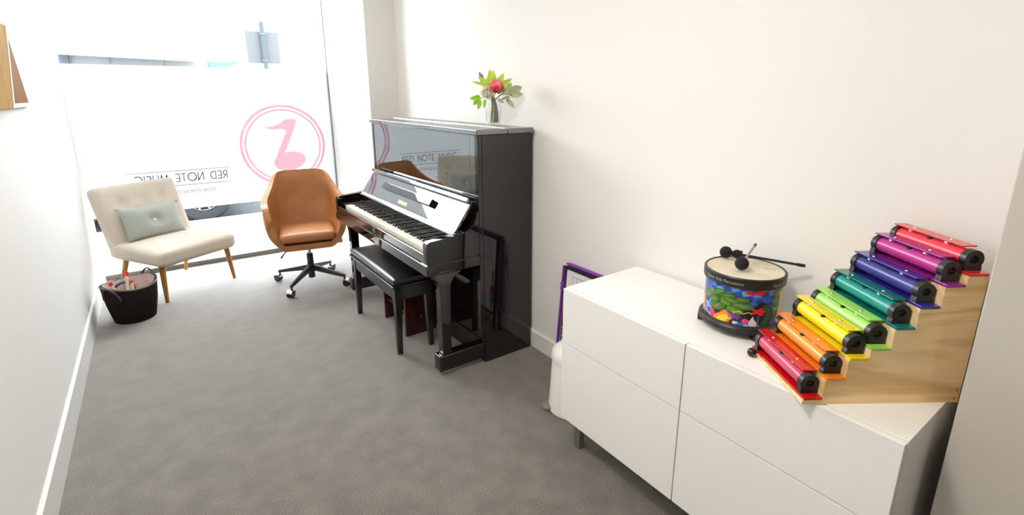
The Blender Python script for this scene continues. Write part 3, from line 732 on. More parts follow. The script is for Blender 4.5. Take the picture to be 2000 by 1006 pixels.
# cushion on it
cu = thing('cushion', 'small sage green lumbar cushion leaning on the armless chair', 'cushion', (-0.075, 4.775, 0.41), math.radians(26))
def pil(sign):
    def f(u, v):
        x, y = (u*2-1), (v*2-1)
        ed = (1-abs(x)**3.2)*(1-abs(y)**3.2)
        th = 0.062*max(0, ed)**0.55
        d = 0.034*math.exp(-((x*0.21)**2+(y*0.13)**2)/0.0022)
        px = x*0.215*(1-0.045*(1-y*y)); py = y*0.132*(1-0.06*(1-x*x))
        if abs(y) > 0.6: th *= 1
        return Vector((px, py, sign*max(0, th-d)))
    return f
CM = rx(math.radians(90-22)) @ tr(0, 0.13, 0.0) @ rz(math.radians(-1))
cb = MB().grid(pil(1), 36, 28, mx=CM).grid(pil(-1), 36, 28, mx=CM)
cbo = cb.build('cover', M['sage'], cu, smooth=80, weld=0.0008)
bt = MB().lathe([(0, 0.009), (0.010, 0.0075), (0.0155, 0.002), (0.0155, -0.002), (0, -0.002)], n=24, mx=CM @ tr(0, 0, 0.030)).build('button', M['cream'], cu); bt['label'] = 'round cream button'
for sx in (-1, 1):
    MB().hexa([(sx*0.205, 0.112, -0.003), (sx*0.228, 0.118, -0.003), (sx*0.226, 0.138, -0.003), (sx*0.203, 0.134, -0.003), (sx*0.205, 0.112, 0.003), (sx*0.228, 0.118, 0.003), (sx*0.226, 0.138, 0.003), (sx*0.203, 0.134, 0.003)], mx=CM).build('corner', M['sage'], cu)

# ================================================================ BASKET
ba = thing('basket', 'dark woven oval basket with fabric liner on the carpet by the wall', 'basket', (-0.283, 4.145, 0))
BZ = 0.255
ESX, ESY = 1.0, 1.06
wv = MB()
def weave(u, v):
    a = 2*PI*u; z = BZ*v
    r = 0.118+(0.158-0.118)*v+0.006*math.sin(PI*v)
    r += 0.0016*math.sin(u*2*PI*64+PI*(int(v*26) % 2))*1.0
    rim = 0.012*math.cos(2*(a-0.5))*v
    return Vector((r*math.cos(a)*ESX, r*math.sin(a)*ESY, z+rim))
wv.grid(weave, 192, 28, cu=True)
wv.lathe([(0, 0.004), (0.116, 0.004)], n=48, sy=ESY)
bo = wv.build('body', M['woven'], ba)
bo.modifiers.new('thick', 'SOLIDIFY').thickness = 0.006
MB().tube([((0.158)*math.cos(2*PI*i/64)*ESX, 0.158*math.sin(2*PI*i/64)*ESY, BZ+0.012*math.cos(2*(2*PI*i/64-0.5))) for i in range(64)], 0.0055, 8, closed=True).build('rim', M['handle'], ba)
def lin(u, v):
    a = 2*PI*u; r = 0.1455*(1-0.34*v)+0.004*math.sin(11*a)*v+0.003*math.sin(23*a+4*v)
    return Vector((r*math.cos(a)*ESX, r*math.sin(a)*ESY, BZ+0.004+0.012*math.cos(2*(a-0.5))*(1-v)-0.13*v))
MB().grid(lin, 96, 10, cu=True).lathe([(0, BZ-0.126), (0.1, BZ-0.126)], n=48).build('liner', M['liner'], ba)
for a0 in (math.radians(232), math.radians(48)):
    pts = []
    for i in range(17):
        f = i/16; a = a0+(f-0.5)*0.75
        inward = a0 < 2
        hgt = (0.062 if inward else 0.018)*math.sin(PI*f)
        r = 0.163+ (0.0 if inward else 0.020*math.sin(PI*f))
        zb = BZ-0.02 if inward else BZ-0.075
        zz = zb+hgt*1.1 if inward else BZ-0.065+0.088*math.sin(PI*f)**0.7
        pts.append((r*math.cos(a), r*math.sin(a)*ESY, zz))
    MB().tube(pts, 0.006, 8).build('handle', M['handle'], ba)
# things in the basket: (label, base, top)
for nm, lab, p0, p1, r in (('shaker_stick', 'tallest red tipped patterned stick in the basket', (-0.300, 4.110, 0.145), (-0.285, 4.150, 0.335), 0.0105),
                    ('shaker_stick', 'red tipped stick nearest the wall in the basket', (-0.335, 4.120, 0.14), (-0.383, 4.120, 0.285), 0.0105),
                    ('shaker_stick', 'short red tipped stick beside the navy band in the basket', (-0.262, 4.110, 0.145), (-0.268, 4.130, 0.275), 0.009)):
    a, b_ = Vector(p0), Vector(p1); d = (b_-a)
    s_ = thing(nm, lab, 'shaker stick', p0, 0, 'red tipped sticks in the basket')
    MB().cyl((0, 0, 0), d*0.86, r, n=16).build('shaft', M['stick'], s_)
    MB().cyl(d*0.84, d, r*1.15, n=16, bev=0.002).build('tip', M['redtip'], s_)
    MB().cyl(d*0.02, d*0.10, r*1.12, n=16).build('collar', M['redtip'], s_)
ring = MB().tube([(-0.315+0.055*math.cos(2*PI*i/32), 4.155+0.01*math.cos(2*PI*i/32), 0.205+0.055*math.sin(2*PI*i/32)) for i in range(32)], 0.009, 10, closed=True)
tag(ring.build('bell_band', M['navy']), 'navy ring band standing among the sticks in the basket', 'band')

# ================================================================ CABINET
CX0, CX1, CY0, CY1, CZ0, CZ1 = 1.262, 1.708, 0.263, 1.415, 0.152, 0.7425
cab = thing('white_cabinet', 'low white cabinet with four plain fronts along the wall', 'cabinet', (1.49, 0.839, 0))
pb('carcass', MB().box(CX0+0.021, CX1, CY0, CY1, CZ0, CZ1, 0.0015), 'white', cab)
ym, zm = 0.836, 0.503
fr = []
for a, b_ in ((CY0+0.0015, ym-0.0018), (ym+0.0018, CY1-0.0015)):
    pb('drawer_front', MB().box(CX0, CX0+0.018, a, b_, zm+0.0015, CZ1-0.002, 0.0015), 'white', cab)
    pb('door_front', MB().box(CX0, CX0+0.018, a, b_, CZ0-0.002, zm-0.0015, 0.0015), 'white', cab)
for ax in (1.325, 1.65):
    for ay in (CY0+0.05, CY1-0.06):
        pb('leg', MB().box(ax-0.016, ax+0.016, ay-0.016, ay+0.016, 0.008, CZ0, 0.002).box(ax-0.014, ax+0.014, ay-0.014, ay+0.014, 0, 0.01, 0.002), 'steel', cab)

# ================================================================ BIN
bi = thing('pedal_bin', 'white pedal bin tucked behind the white cabinet', 'bin', (1.488, 1.585, 0))
MB().lathe([(0, 0.0), (0.108, 0.0), (0.115, 0.012), (0.113, 0.03), (0.100, 0.275), (0.098, 0.28)], n=64).build('body', M['whitepl'], bi)
MB().lathe([(0.104, 0.272), (0.105, 0.295), (0.099, 0.318), (0.080, 0.335), (0.05, 0.343), (0, 0.346)], n=64).build('lid', M['whitepl'], bi)
pd = MB().lathe([(0, 0.018), (0.020, 0.018), (0.025, 0.014), (0.025, 0.004), (0, 0.004)], n=32, mx=tr(-0.110, 0.055, 0.012)).hexa([(-0.1, 0.035, 0.012), (-0.075, 0.035, 0.012), (-0.075, 0.065, 0.012), (-0.1, 0.065, 0.012), (-0.1, 0.035, 0.022), (-0.075, 0.035, 0.022), (-0.075, 0.065, 0.022), (-0.1, 0.065, 0.022)]).lathe([(0, 0), (0.028, 0), (0.026, 0.006), (0, 0.006)], n=32, mx=tr(-0.110, 0.055, 0.0)).build('pedal', M['grey'], bi); pd['label'] = 'round grey foot pedal'

# ================================================================ KIDS WHITEBOARD
wb = thing('whiteboard_easel', 'folded purple and black framed whiteboard leaning on the wall behind the cabinet', 'whiteboard', (1.66, 1.66, 0))
lean = math.atan2(0.045, 0.63)
def wl(mb): return mb.xf(tr(1.648, 0, 0) @ ry(lean))
yA, yB, zT = 1.447, 1.872, 0.628
wl_ = lambda mb, nm, m, par=wb: pb(nm, wl(mb), m, par)
bd = wl_(MB().box(-0.004, 0.004, yA+0.014, yB-0.010, 0.10, zT-0.022), 'board', 'paper')
fr_ = wl_(MB().box(-0.010, 0.010, yA, yA+0.014, 0.06, zT-0.010, 0.002).box(-0.010, 0.010, yB-0.010, yB, 0.0, zT-0.010, 0.002).box(-0.010, 0.010, yA, yB, zT-0.022, zT-0.007, 0.002).box(-0.010, 0.010, yA+0.014, yB-0.014, 0.10, 0.114, 0.002), 'black_frame', 'black')
wl_(MB().box(0.004, 0.030, yA, yB+0.012, zT-0.006, zT+0.004, 0.002), 'top_rail', 'purple')
pb('rear_leg', MB().hexa([(1.66, yB+0.028, 0.14), (1.674, yB+0.028, 0.14), (1.674, yB+0.042, 0.14), (1.66, yB+0.042, 0.14), (1.698, yB+0.030, zT-0.02), (1.712, yB+0.030, zT-0.02), (1.712, yB+0.041, zT-0.02), (1.698, yB+0.041, zT-0.02)], 0.003), 'purple', wb)
pb('rear_leg', MB().hexa([(1.66, yB+0.028, 0.0), (1.674, yB+0.028, 0.0), (1.674, yB+0.040, 0.0), (1.66, yB+0.040, 0.0), (1.66, yB+0.028, 0.142), (1.674, yB+0.028, 0.142), (1.674, yB+0.040, 0.142), (1.66, yB+0.040, 0.142)], 0.002), 'black', wb)
wl_(MB().cyl((0.012, yB+0.001, zT-0.12), (0.012, yB+0.041, zT-0.12), 0.012, n=16).cyl((0.012, yB+0.001, zT-0.145), (0.012, yB+0.041, zT-0.145), 0.012, n=16), 'hinge_knob', 'purple')
gl = MB()
for i in range(8):
    yy = yB-0.058-i*0.030; gl.box(-0.0048, -0.0041, yy-0.0009, yy+0.0009, zT-0.18, zT-0.052)
for i in range(2):
    zz = zT-0.052-i*0.127; gl.box(-0.0048, -0.0041, yB-0.269, yB-0.057, zz-0.0009, zz+0.0009)
wl_(gl, 'printed_grid', 'line')
wl_(MB().cyl((-0.012, yB-0.030, 0.13), (-0.012, yB-0.030, 0.40), 0.003, n=8), 'bead_rod', 'black')
for i, (zz, cm) in enumerate(((0.300, 'redbead'), (0.278, 'redbead'), (0.254, 'bluebead'), (0.232, 'bluebead'), (0.210, 'bluebead'))):
    wl_(MB().ball((-0.012, yB-0.030, zz-0.02), (0.014, 0.014, 0.011), 16), 'bead', cm)

# ================================================================ DRUM
DX, DY, DZ = 1.530, 0.820, 0.7425
dr = thing('floor_drum', 'jungle patterned kids floor drum on the white cabinet', 'drum', (DX, DY, DZ))
R0 = 0.1165
# painted shell: fine grid with a colour per corner
def art(th, v):
    """th: 0..1 across the side that faces the room (left to right), v: 0..1 upward"""
    def ell(cx, cy, rx_, ry_, ang=0):
        dx, dy = th-cx, v-cy; c_, s_ = math.cos(ang), math.sin(ang)
        x, y = dx*c_+dy*s_, -dx*s_+dy*c_
        return (x/rx_)**2+(y/ry_)**2 < 1
    w1 = 0.5+0.5*math.sin(th*41+v*9)*math.sin(v*23-th*17)
    BLK, BLU, DBL, GRN, DGR, ORG, YEL, RED, PNK, PUR, WHT, SKY_ = (0.012, 0.012, 0.014), (0.03, 0.12, 0.55), (0.025, 0.05, 0.28), (0.06, 0.24, 0.02), (0.018, 0.11, 0.02), (0.75, 0.27, 0.015), (0.80, 0.58, 0.03), (0.62, 0.02, 0.03), (0.70, 0.05, 0.20), (0.16, 0.04, 0.33), (0.75, 0.75, 0.72), (0.12, 0.36, 0.72)
    col = BLK
    if v > 0.60+0.08*math.sin(th*30): col = BLU if w1 > 0.40 else DBL
    if v > 0.80 and w1 > 0.55: col = SKY_
    if th < 0.24 and v > 0.1 and w1 > 0.45: col = SKY_ if v < 0.75 else BLU
    # splashes
    for cx, cy, a, b_ in ((0.62, 0.90, 0.08, 0.05), (0.79, 0.89, 0.05, 0.035), (0.48, 0.73, 0.05, 0.03)):
        if ell(cx, cy, a*(1+0.3*math.sin(50*th)), b_*(1+0.4*math.sin(70*th)), 0.2): col = RED if cx > 0.55 else PNK
    # trunks
    for cx, wd, top, c1, c2 in ((0.055, 0.022, 0.55, ORG, YEL), (0.125, 0.012, 0.70, PNK, PUR), (0.255, 0.028, 0.30, PNK, RED), (0.40, 0.04, 0.48, RED, ORG)):
        w_ = wd*(1+1.3*max(0, 0.3-v)); off = 0.03*math.sin(v*5+cx*9)
        if v < top and abs(th-cx-off) < w_: col = c1
        if v < top-0.05 and abs(th-cx-off) < w_*0.55: col = c2
    if ell(0.36, 0.18, 0.07, 0.16, -0.4): col = ORG
    if ell(0.36, 0.16, 0.04, 0.12, -0.4): col = YEL
    # palm crowns
    for px, py, s_ in ((0.35, 0.57, 1.0), (0.30, 0.66, 0.7)):
        for k_, (dx, dy, ang) in enumerate(((-0.13, 0.02, 0.1), (-0.08, 0.11, -0.7), (0.02, 0.16, 1.4), (0.12, 0.11, 0.6), (0.15, -0.02, -0.15), (0.09, -0.13, -0.9), (-0.05, -0.14, 1.2))):
            if ell(px+dx*s_, py+dy*s_, 0.125*s_, 0.085*s_, ang): col = BLK
            if ell(px+dx*s_, py+dy*s_, 0.112*s_, 0.070*s_, ang): col = GRN if k_ % 3 else (0.045, 0.17, 0.02)
            if ell(px+dx*s_*1.05, py+dy*s_*1.05, 0.06*s_, 0.012*s_, ang): col = (0.32, 0.17, 0.07)
    # red star flower
    a_ = math.atan2(v-0.45, (th-0.655)*1.2); rr = math.hypot(v-0.45, (th-0.655)*1.2)
    if rr < 0.075*(1+0.35*math.cos(5*a_)): col = RED
    a_ = math.atan2(v-0.28, (th-0.46)*1.2); rr = math.hypot(v-0.28, (th-0.46)*1.2)
    if rr < 0.055*(1+0.4*math.cos(7*a_)): col = PUR
    if v < 0.16 and 0.45 < th < 0.60 and w1 > 0.3: col = BLU if w1 < 0.75 else WHT
    if abs(th-0.655+0.05*math.sin(v*6)) < 0.022+0.02*math.sin(v*14) and v < 0.33: col = WHT
    if abs(th-0.652) < 0.006 and v < 0.36: col = PUR
    if abs(th-0.725+0.02*math.sin(v*12)) < 0.025 and v < 0.60: col = DGR
    if ell(0.55, 0.20, 0.03, 0.06): col = PNK
    # right hand tree mass and yellow trunk
    if th > 0.78 and v > 0.42+0.08*math.sin(th*60): col = DGR if w1 < 0.6 else GRN
    if ell(0.81, 0.10, 0.04, 0.09): col = DBL
    if abs(th-0.915+0.02*math.sin(v*8)) < 0.038 and v < 0.85: col = YEL if abs(th-0.915) < 0.02 else ORG
    if ell(0.935, 0.22, 0.022, 0.09): col = (0.05, 0.10, 0.10)
    if v < 0.40 and abs(v-0.46-0.02*math.sin(th*90)) < 0.012: col = YEL
    if abs(v-0.40-0.02*math.sin(th*80)) < 0.010 and 0.44 < th < 0.60: col = YEL
    if abs(v-0.47-0.02*math.sin(th*80)) < 0.012 and 0.80 < th < 0.88: col = YEL
    return col
NT, NV = 420, 90
Z0, Z1 = 0.034, 0.172
mb = MB(); mb.grid(lambda u, v: Vector((R0*math.cos(2*PI*u), R0*math.sin(2*PI*u), Z0+(Z1-Z0)*v)), NT, NV, cu=True)
m_ = mat('printed_jungle_wrap', (1, 1, 1), 0.3)
vc = m_.node_tree.nodes.new('ShaderNodeVertexColor'); vc.layer_name = 'print'
m_.node_tree.links.new(vc.outputs['Color'], m_.node_tree.nodes['Principled BSDF'].inputs['Base Color'])
shl = mb.build('shell', m_, dr)
me = shl.data
ca_ = me.color_attributes.new('print', 'FLOAT_COLOR', 'POINT')
face_dir = math.atan2(-DY, -DX)      # towards the room
for v_ in me.vertices:
    a = math.atan2(v_.co.y, v_.co.x)-face_dir
    a = (a+PI) % (2*PI)-PI
    th = 0.5+a/PI                      # the half that faces the room spans 0..1 (counter-clockwise is to the right)
    ca_.data[v_.index].color = (*art(th % 1.0 if 0 <= th <= 1 else (th+0.37) % 1.0, (v_.co.z-Z0)/(Z1-Z0)), 1)
MB().lathe([(R0+0.001, 0.170), (0.124, 0.170), (0.1255, 0.173), (0.1255, 0.200), (0.123, 0.203), (0.119, 0.2035), (0.117, 0.200), (R0+0.001, 0.170)], n=96).build('top_hoop', M['black'], dr)
MB().lathe([(0, 0.2005), (0.1185, 0.2005), (0.1185, 0.198), (0, 0.198)], n=96).build('drum_head', M['skin'], dr)
bh = MB().lathe([(R0+0.0008, 0.046), (0.124, 0.042), (0.129, 0.036), (0.129, 0.022), (0.126, 0.020), (0.10, 0.020), (R0-0.004, 0.034), (R0+0.0008, 0.046)], n=96).build('base_hoop', M['black'], dr)
for a in (face_dir+0.56, face_dir+0.56+2*PI/3, face_dir+0.56-2*PI/3):
    MB().hexa([(0.102, -0.022, 0), (0.130, -0.022, 0), (0.130, 0.022, 0), (0.102, 0.022, 0), (0.102, -0.024, 0.024), (0.131, -0.024, 0.024), (0.131, 0.024, 0.024), (0.102, 0.024, 0.024)], 0.003, mx=rz(a)).build('foot', M['black'], dr)
def curved_text(body, size, th0, z, r):
    tm = text_mesh(body, size); t = bmesh.new(); t.from_mesh(tm); bpy.data.meshes.remove(tm)
    bmesh.ops.triangulate(t, faces=t.faces)
    for v_ in t.verts:
        a = th0+v_.co.x/r
        v_.co = Vector((r*math.cos(a), r*math.sin(a), z+v_.co.y))
    m2 = MB(); m2._take(t); return m2
curved_text('Remo  Kids Percussion', 0.0140, face_dir-0.50, 0.1815, 0.1262).build('hoop_lettering', M['letter'], dr, smooth=0)
curved_text('Remo  Kids Percussion', 0.0140, face_dir+1.25, 0.180, 0.1262).build('hoop_lettering', M['letter'], dr, smooth=0)
# small printed mark on the head
tm = text_mesh('REMO', 0.014); t = bmesh.new(); t.from_mesh(tm); bpy.data.meshes.remove(tm)
mk = MB(); mk._take(t, mx=tr(0.052, -0.055, 0.2008) @ rz(math.radians(-60)))
mk.build('head_mark', M['darkink'], dr, smooth=0)

# mallets on the drum
HZ = DZ+0.2035
def mallet_line(p0, p1): return Vector(p0), Vector(p1)
m1 = thing('drum_mallet', 'long black drum mallet lying across the drum with its padded cuff', 'mallet', (1.566, 0.914, HZ), 0, 'mallets on the drum')
a, b_ = Vector((0, 0, 0.021)), Vector((0.118, -0.212, 0.006))
d = b_-a
MB().cyl(a+d*0.1, b_, 0.0042, n=14).build('shaft', M['black'], m1)
MB().ball(a, 0.0205, 24).build('head', M['wool'], m1)
q = d.to_track_quat('Z', 'Y').to_matrix().to_4x4()
MB().lathe([(0, 0.018), (0.006, 0.018), (0.0135, 0.028), (0.0155, 0.036), (0.013, 0.046), (0.0145, 0.052), (0, 0.052)], n=24, mx=tr(*a) @ q).build('cuff', M['wool'], m1)
MB().cyl(a+d*0.90, b_, 0.0055, n=14, bev=0.001).build('grip_end', M['black'], m1)
m2 = thing('drum_mallet', 'grey handled drum mallet resting on the other mallet', 'mallet', (1.492, 0.812, HZ), 0, 'mallets on the drum')
a, b_ = Vector((0, 0, 0.0225)), Vector((0.125, 0.028, 0.058))
d = b_-a
MB().cyl(a, b_, 0.0036, n=14).build('shaft', M['greyrod'], m2)
MB().ball(a, 0.0215, 24).build('head', M['wool'], m2)
MB().cyl(a+d*0.13, a+d*0.21, 0.007, 0.0055, n=14).build('collar', M['wool'], m2)
MB().cyl(a+d*0.90, b_, 0.0048, n=14, bev=0.001).build('grip_end', M['black'], m2)

# ================================================================ BELL STAIRCASE
BA = Vector((1.230, 0.472, CZ1)); BR = math.atan2(-0.565, 0.825)
HS = [0.012, 0.0665, 0.121, 0.148, 0.2025, 0.257, 0.3115, 0.339]
st = thing('bell_stand', 'stepped pine stand on the cabinet holding the coloured bells', 'stand', BA, BR)
prof = [(0, 0), (0.4, 0)]
for i in range(7, -1, -1):
    prof += [(0.05*(i+1), HS[i]), (0.05*i+0.0004, HS[i])]
MB().prism(prof, 'y', 0.0, 0.018, 0.0008).build('side_board', M['pine'], st)
MB().prism(prof, 'y', 0.250, 0.268, 0.0008).build('side_board', M['pine'], st)
for i in range(8):
    MB().box(0.05*i+0.002, 0.05*(i+1)-0.0005, 0.0182, 0.2498, max(0.001, HS[i]-0.012), HS[i]).build('tread', M['pine'], st)
    if i: MB().box(0.05*i+0.0006, 0.05*i+0.010, 0.0182, 0.2498, HS[i-1]+0.0005, HS[i]-0.0125).build('riser', M['pine'], st)
for (uu, zz) in ((0.388, 0.012), (0.391, 0.035)):
    MB().cyl((uu, -0.0006, zz), (uu, 0.001, zz), 0.0028, n=12).build('screw', M['grey'], st)
BELLS = [('red', 'large red bell with a rose tube on the lowest step', (0.50, 0.004, 0.008), (0.50, 0.045, 0.10), 0.275),
 ('orange', 'orange bell second from the bottom of the pine stand', (0.72, 0.20, 0.012), (0.80, 0.27, 0.03), 0.268),
 ('yellow', 'yellow bell between the orange and light green bells', (0.78, 0.62, 0.012), (0.80, 0.68, 0.012), 0.262),
 ('light green', 'light green bell between the yellow and teal bells', (0.33, 0.66, 0.10), (0.33, 0.62, 0.14), 0.256),
 ('teal', 'teal bell between the light green and dark blue bells', (0.004, 0.16, 0.15), (0.004, 0.24, 0.21), 0.250),
 ('blue', 'dark blue bell between the teal and magenta bells', (0.028, 0.020, 0.24), (0.030, 0.030, 0.22), 0.244),
 ('magenta', 'magenta purple bell second from the top of the pine stand', (0.27, 0.012, 0.22), (0.42, 0.025, 0.22), 0.238),
 ('coral red', 'coral red bell on the topmost step', (0.62, 0.022, 0.028), (0.66, 0.035, 0.06), 0.232)]
cu_, sv_ = math.cos(BR), math.sin(BR)
for i, (nm, lab, c1, c2, bl) in enumerate(BELLS):
    hc = HS[i]+0.0005
    ub = 0.05*i+0.0016*(1-i/3.5)
    loc = BA+Vector((cu_*ub, sv_*ub, hc))
    be_ = thing('resonator_bell', lab, 'bell', loc, BR, 'coloured resonator bells on the stand')
    mb_bar = mat('bell_bar_'+nm.replace(' ', '_'), c1, 0.22, coat=0.5)
    mb_tube = mat('bell_tube_'+nm.replace(' ', '_'), c2, 0.30)
    CUu, CUz, TR = 0.025, 0.0340, 0.0205
    MB().box(0.0015, 0.0485, -0.002, 0.267, 0, 0.007, 0.0015).build('base_plate', mb_bar, be_)
    MB().cyl((CUu, 0.030, CUz), (CUu, 0.246, CUz), TR, n=40).build('tube', mb_tube, be_)
    MB().ball((CUu-0.0065, 0.142, CUz+TR*0.90), (0.008, 0.008, 0.0032), 16).build('sound_hole', M['black'], be_)
    for y0_, y1_, out in ((0.019, 0.036, 0), (0.240, 0.257, 1)):
        e = MB()
        ro, ri = 0.0236, 0.0105
        ol = [(CUu-0.0225, 0.007), (CUu+0.0225, 0.007)]+[(CUu+ro*math.cos(math.radians(a)), CUz+ro*math.sin(math.radians(a))) for a in range(-32, 213, 9)]
        t = bmesh.new()
        nO = len(ol)
        n_in = nO
        # cap with an open grille in the middle
        cen = Vector((CUu, CUz))
        inn = []
        for (px, pz) in ol:
            dd = Vector((px, pz))-cen; dd.normalize(); inn.append(cen+dd*ri)
        V = [[t.verts.new((p[0], yy, p[1])) for p in pp] for yy in (y0_, y1_) for pp in (ol, inn)]
        for k_ in range(nO):
            k2 = (k_+1) % nO
            t.faces.new((V[0][k_], V[0][k2], V[1][k2], V[1][k_])); t.faces.new((V[2][k2], V[2][k_], V[3][k_], V[3][k2]))
            t.faces.new((V[0][k2], V[0][k_], V[2][k_], V[2][k2])); t.faces.new((V[1][k_], V[1][k2], V[3][k2], V[3][k_]))
        bmesh.ops.recalc_face_normals(t, faces=t.faces)
        e._take(t)
        for k_ in range(3):
            e.box(-0.0105, 0.0105, y0_+0.003, y0_+0.005, -0.0009, 0.0009, mx=tr(CUu, 0, CUz) @ ry(k_*PI/3+0.3))
        e.build('end_cap', M['black'], be_, smooth=30)
    yc, bl, BO = 0.152, 0.232-0.002*i, 0.006
    MB().box(CUu+BO-0.0175, CUu+BO+0.0175, yc-bl/2, yc+bl/2, 0.0590, 0.0625, 0.0008).build('bar', mb_bar, be_)
    for sy in (-1, 1):
        yy = yc+sy*bl*0.26
        MB().cyl((CUu+BO, yy, 0.0624), (CUu+BO, yy, 0.0648), 0.0042, 0.003, n=18, bev=0.0006).build('screw', M['chrome'], be_)
        MB().box(CUu+BO-0.0135, CUu+BO+0.006, yy-0.004, yy+0.004, 0.0515, 0.0590).build('bar_pad', M['cream'], be_)
# mallet for the bells
ml = thing('bell_mallet', 'wooden bell mallet with dark ball lying behind the lowest red bell', 'mallet', (1.356, 0.675, CZ1))
a, b_ = Vector((0, 0, 0.0135)), Vector((0.052, -0.128, 0.005))
MB().ball(a, 0.0132, 24).build('head', M['ball'], ml)
MB().cyl(a, Vector((0.013, -0.052, 0.0065)), 0.003, n=12).build('handle', M['dowel'], ml)

# ================================================================ VASE AND FLOWERS
VX, VY, VZ = 1.572, 2.385, 1.3275
vs_ = thing('glass_vase', 'small clear glass vase on the piano lid', 'vase', (VX, VY, VZ))
outer = [(0.030, 0.0), (0.036, 0.003), (0.039, 0.012), (0.043, 0.045), (0.045, 0.085), (0.043, 0.11), (0.036, 0.132), (0.034, 0.142), (0.036, 0.150)]
inner = [(0.0335, 0.150), (0.0315, 0.141), (0.0335, 0.131), (0.0405, 0.109), (0.0425, 0.085), (0.0405, 0.046), (0.0355, 0.018), (0, 0.014)]
MB().lathe([(0, 0.0)]+outer+inner, n=48).build('body', M['vase'], vs_, smooth=60)
MB().lathe([(0, 0.0145), (0.0350, 0.0185), (0.0400, 0.046), (0.0418, 0.080), (0, 0.080)], n=48).build('water', M['water'], vs_, smooth=60)
def leaf(mb, p0, p1, w, up=(0, 0, 1), bend=0.15, n=10, fold=0.25):
    p0, p1 = Vector(p0), Vector(p1); d = p1-p0; L_ = d.length; d.normalize()
    upv = Vector(up); sd = d.cross(upv)
    if sd.length < 1e-3: sd = d.cross(Vector((1, 0, 0)))
    sd.normalize(); nn = sd.cross(d)
    def f(u, v):
        s_ = u; wd = w*math.sin(PI*min(1, s_**0.85*0.97+0.02))**0.8*0.5
        x = (v*2-1)
        return p0+d*L_*s_+nn*(bend*L_*math.sin(PI*s_*0.9))+sd*wd*x+nn*(fold*wd*abs(x))
    mb.grid(f, n, 5)
def V3(x, y, z): return (x-VX, y-VY, z-VZ)
def stem_mb(top, foot=(0, 0), r=0.0028, n=6, taper=1.0):
    tp = Vector(top); ft = Vector((foot[0], foot[1], 0.020)); neck = Vector((0, 0, 0.145))+Vector((tp.x, tp.y, 0))*0.12
    pts = []
    for i in range(n+1):
        f = i/n; pts.append(ft.lerp(neck, f))
    for i in range(1, n+1):
        f = i/n; q1 = neck.lerp(tp, f); q1.z += 0.012*math.sin(PI*f); pts.append(q1)
    return MB().tube(pts, r, 8)
vl = (VX, VY, VZ)
camdir = Vector((-VX, -VY, 0)).normalized(); side = Vector((-camdir.y, camdir.x, 0))
side = -side if side.dot(Vector((0.83, -0.55, 0))) < 0 else side
def P2(sx, fz, out=0.0):
    """sideways (right as seen from the room), height above the lid, towards the room"""
    return side*sx*0.86+camdir*out+Vector((0, 0, fz))
# red bloom
fl = thing('red_flower', 'crimson tulip shaped bloom in the middle of the bouquet', 'flower', vl, 0, 'flowers in the glass vase')
stem_mb(P2(0.022, 0.185, 0.035), (0.012, -0.012)).build('stem', M['stem'], fl)
bm_ = MB(); cc = P2(0.022, 0.182, 0.040)
for k_ in range(6):
    a = 2*PI*k_/6; dr_ = Vector((math.cos(a), math.sin(a), 0)); tg_ = Vector((-math.sin(a), math.cos(a), 0))
    ro = 1.0 if k_ % 2 else 0.88
    def f(u, v, dr_=dr_, tg_=tg_, ro=ro):
        h = u*0.068; rad = 0.034*ro*math.sin(min(1, u*1.05+0.12)*PI*0.72)**0.8
        wd = 0.028*math.sin(PI*min(1, u*0.92+0.04))**0.6
        x = v*2-1
        return cc+dr_*(rad-0.006*x*x)+tg_*(wd*x)+Vector((0, 0, h-0.005*x*x*u))
    bm_.grid(f, 10, 7)
bl_ = bm_.build('bloom', M['red'], fl, smooth=80); bl_.modifiers.new('thick', 'SOLIDIFY').thickness = 0.001
# white bloom
fw = thing('white_flower', 'ruffled ivory bloom beside the crimson one', 'flower', vl, 0, 'flowers in the glass vase')
cw = P2(-0.036, 0.187, 0.030)
stem_mb(cw, (-0.010, 0.008)).build('stem', M['stem'], fw)
wm = MB()
rnd = random.Random(3)
for k_ in range(130):
    z_ = 1-2*(k_+0.5)/130; a = k_*2.39996; rr = math.sqrt(max(0, 1-z_*z_))
    d = Vector((rr*math.cos(a), rr*math.sin(a), z_*0.95)).normalized()
    leaf(wm, cw+d*0.006, cw+d*(0.034+0.010*rnd.random()), 0.024, up=(rnd.uniform(-1, 1), rnd.uniform(-1, 1), 1), bend=0.25, n=5, fold=0.5)
wm.build('bloom', M['petal'], fw, smooth=80)
# bright green leafy sprig at the back (upright leaves)
g1 = thing('leafy_sprig', 'bright green sprig with upright pointed leaves above the blooms', 'foliage', vl, 0, 'flowers in the glass vase')
stem_mb(P2(0.0, 0.225, -0.02), (-0.012, -0.01)).build('stem', M['stem'], g1)
for i, (x0_, z0_, x1_, z1_, w_, o_) in enumerate(((0.005, 0.215, -0.022, 0.305, 0.036, 0.0), (0.006, 0.22, 0.002, 0.302, 0.034, -0.02), (0.022, 0.212, 0.070, 0.285, 0.036, -0.01), (0.020, 0.200, 0.122, 0.258, 0.034, 0.0), (-0.02, 0.205, -0.030, 0.275, 0.030, -0.02), (0.03, 0.175, 0.105, 0.250, 0.030, 0.01))):
    m9 = MB(); leaf(m9, P2(x0_, z0_, 0.01), P2(x1_, z1_, o_), w_, up=tuple(camdir), bend=0.10); m9.build('leaf', M['leaf'], g1, smooth=80)
g2 = thing('leafy_sprig', 'bright green sprig fanning out above the ivory bloom', 'foliage', vl, 0, 'flowers in the glass vase')
stem_mb(P2(-0.035, 0.225, 0.0), (-0.016, 0.002)).build('stem', M['stem'], g2)
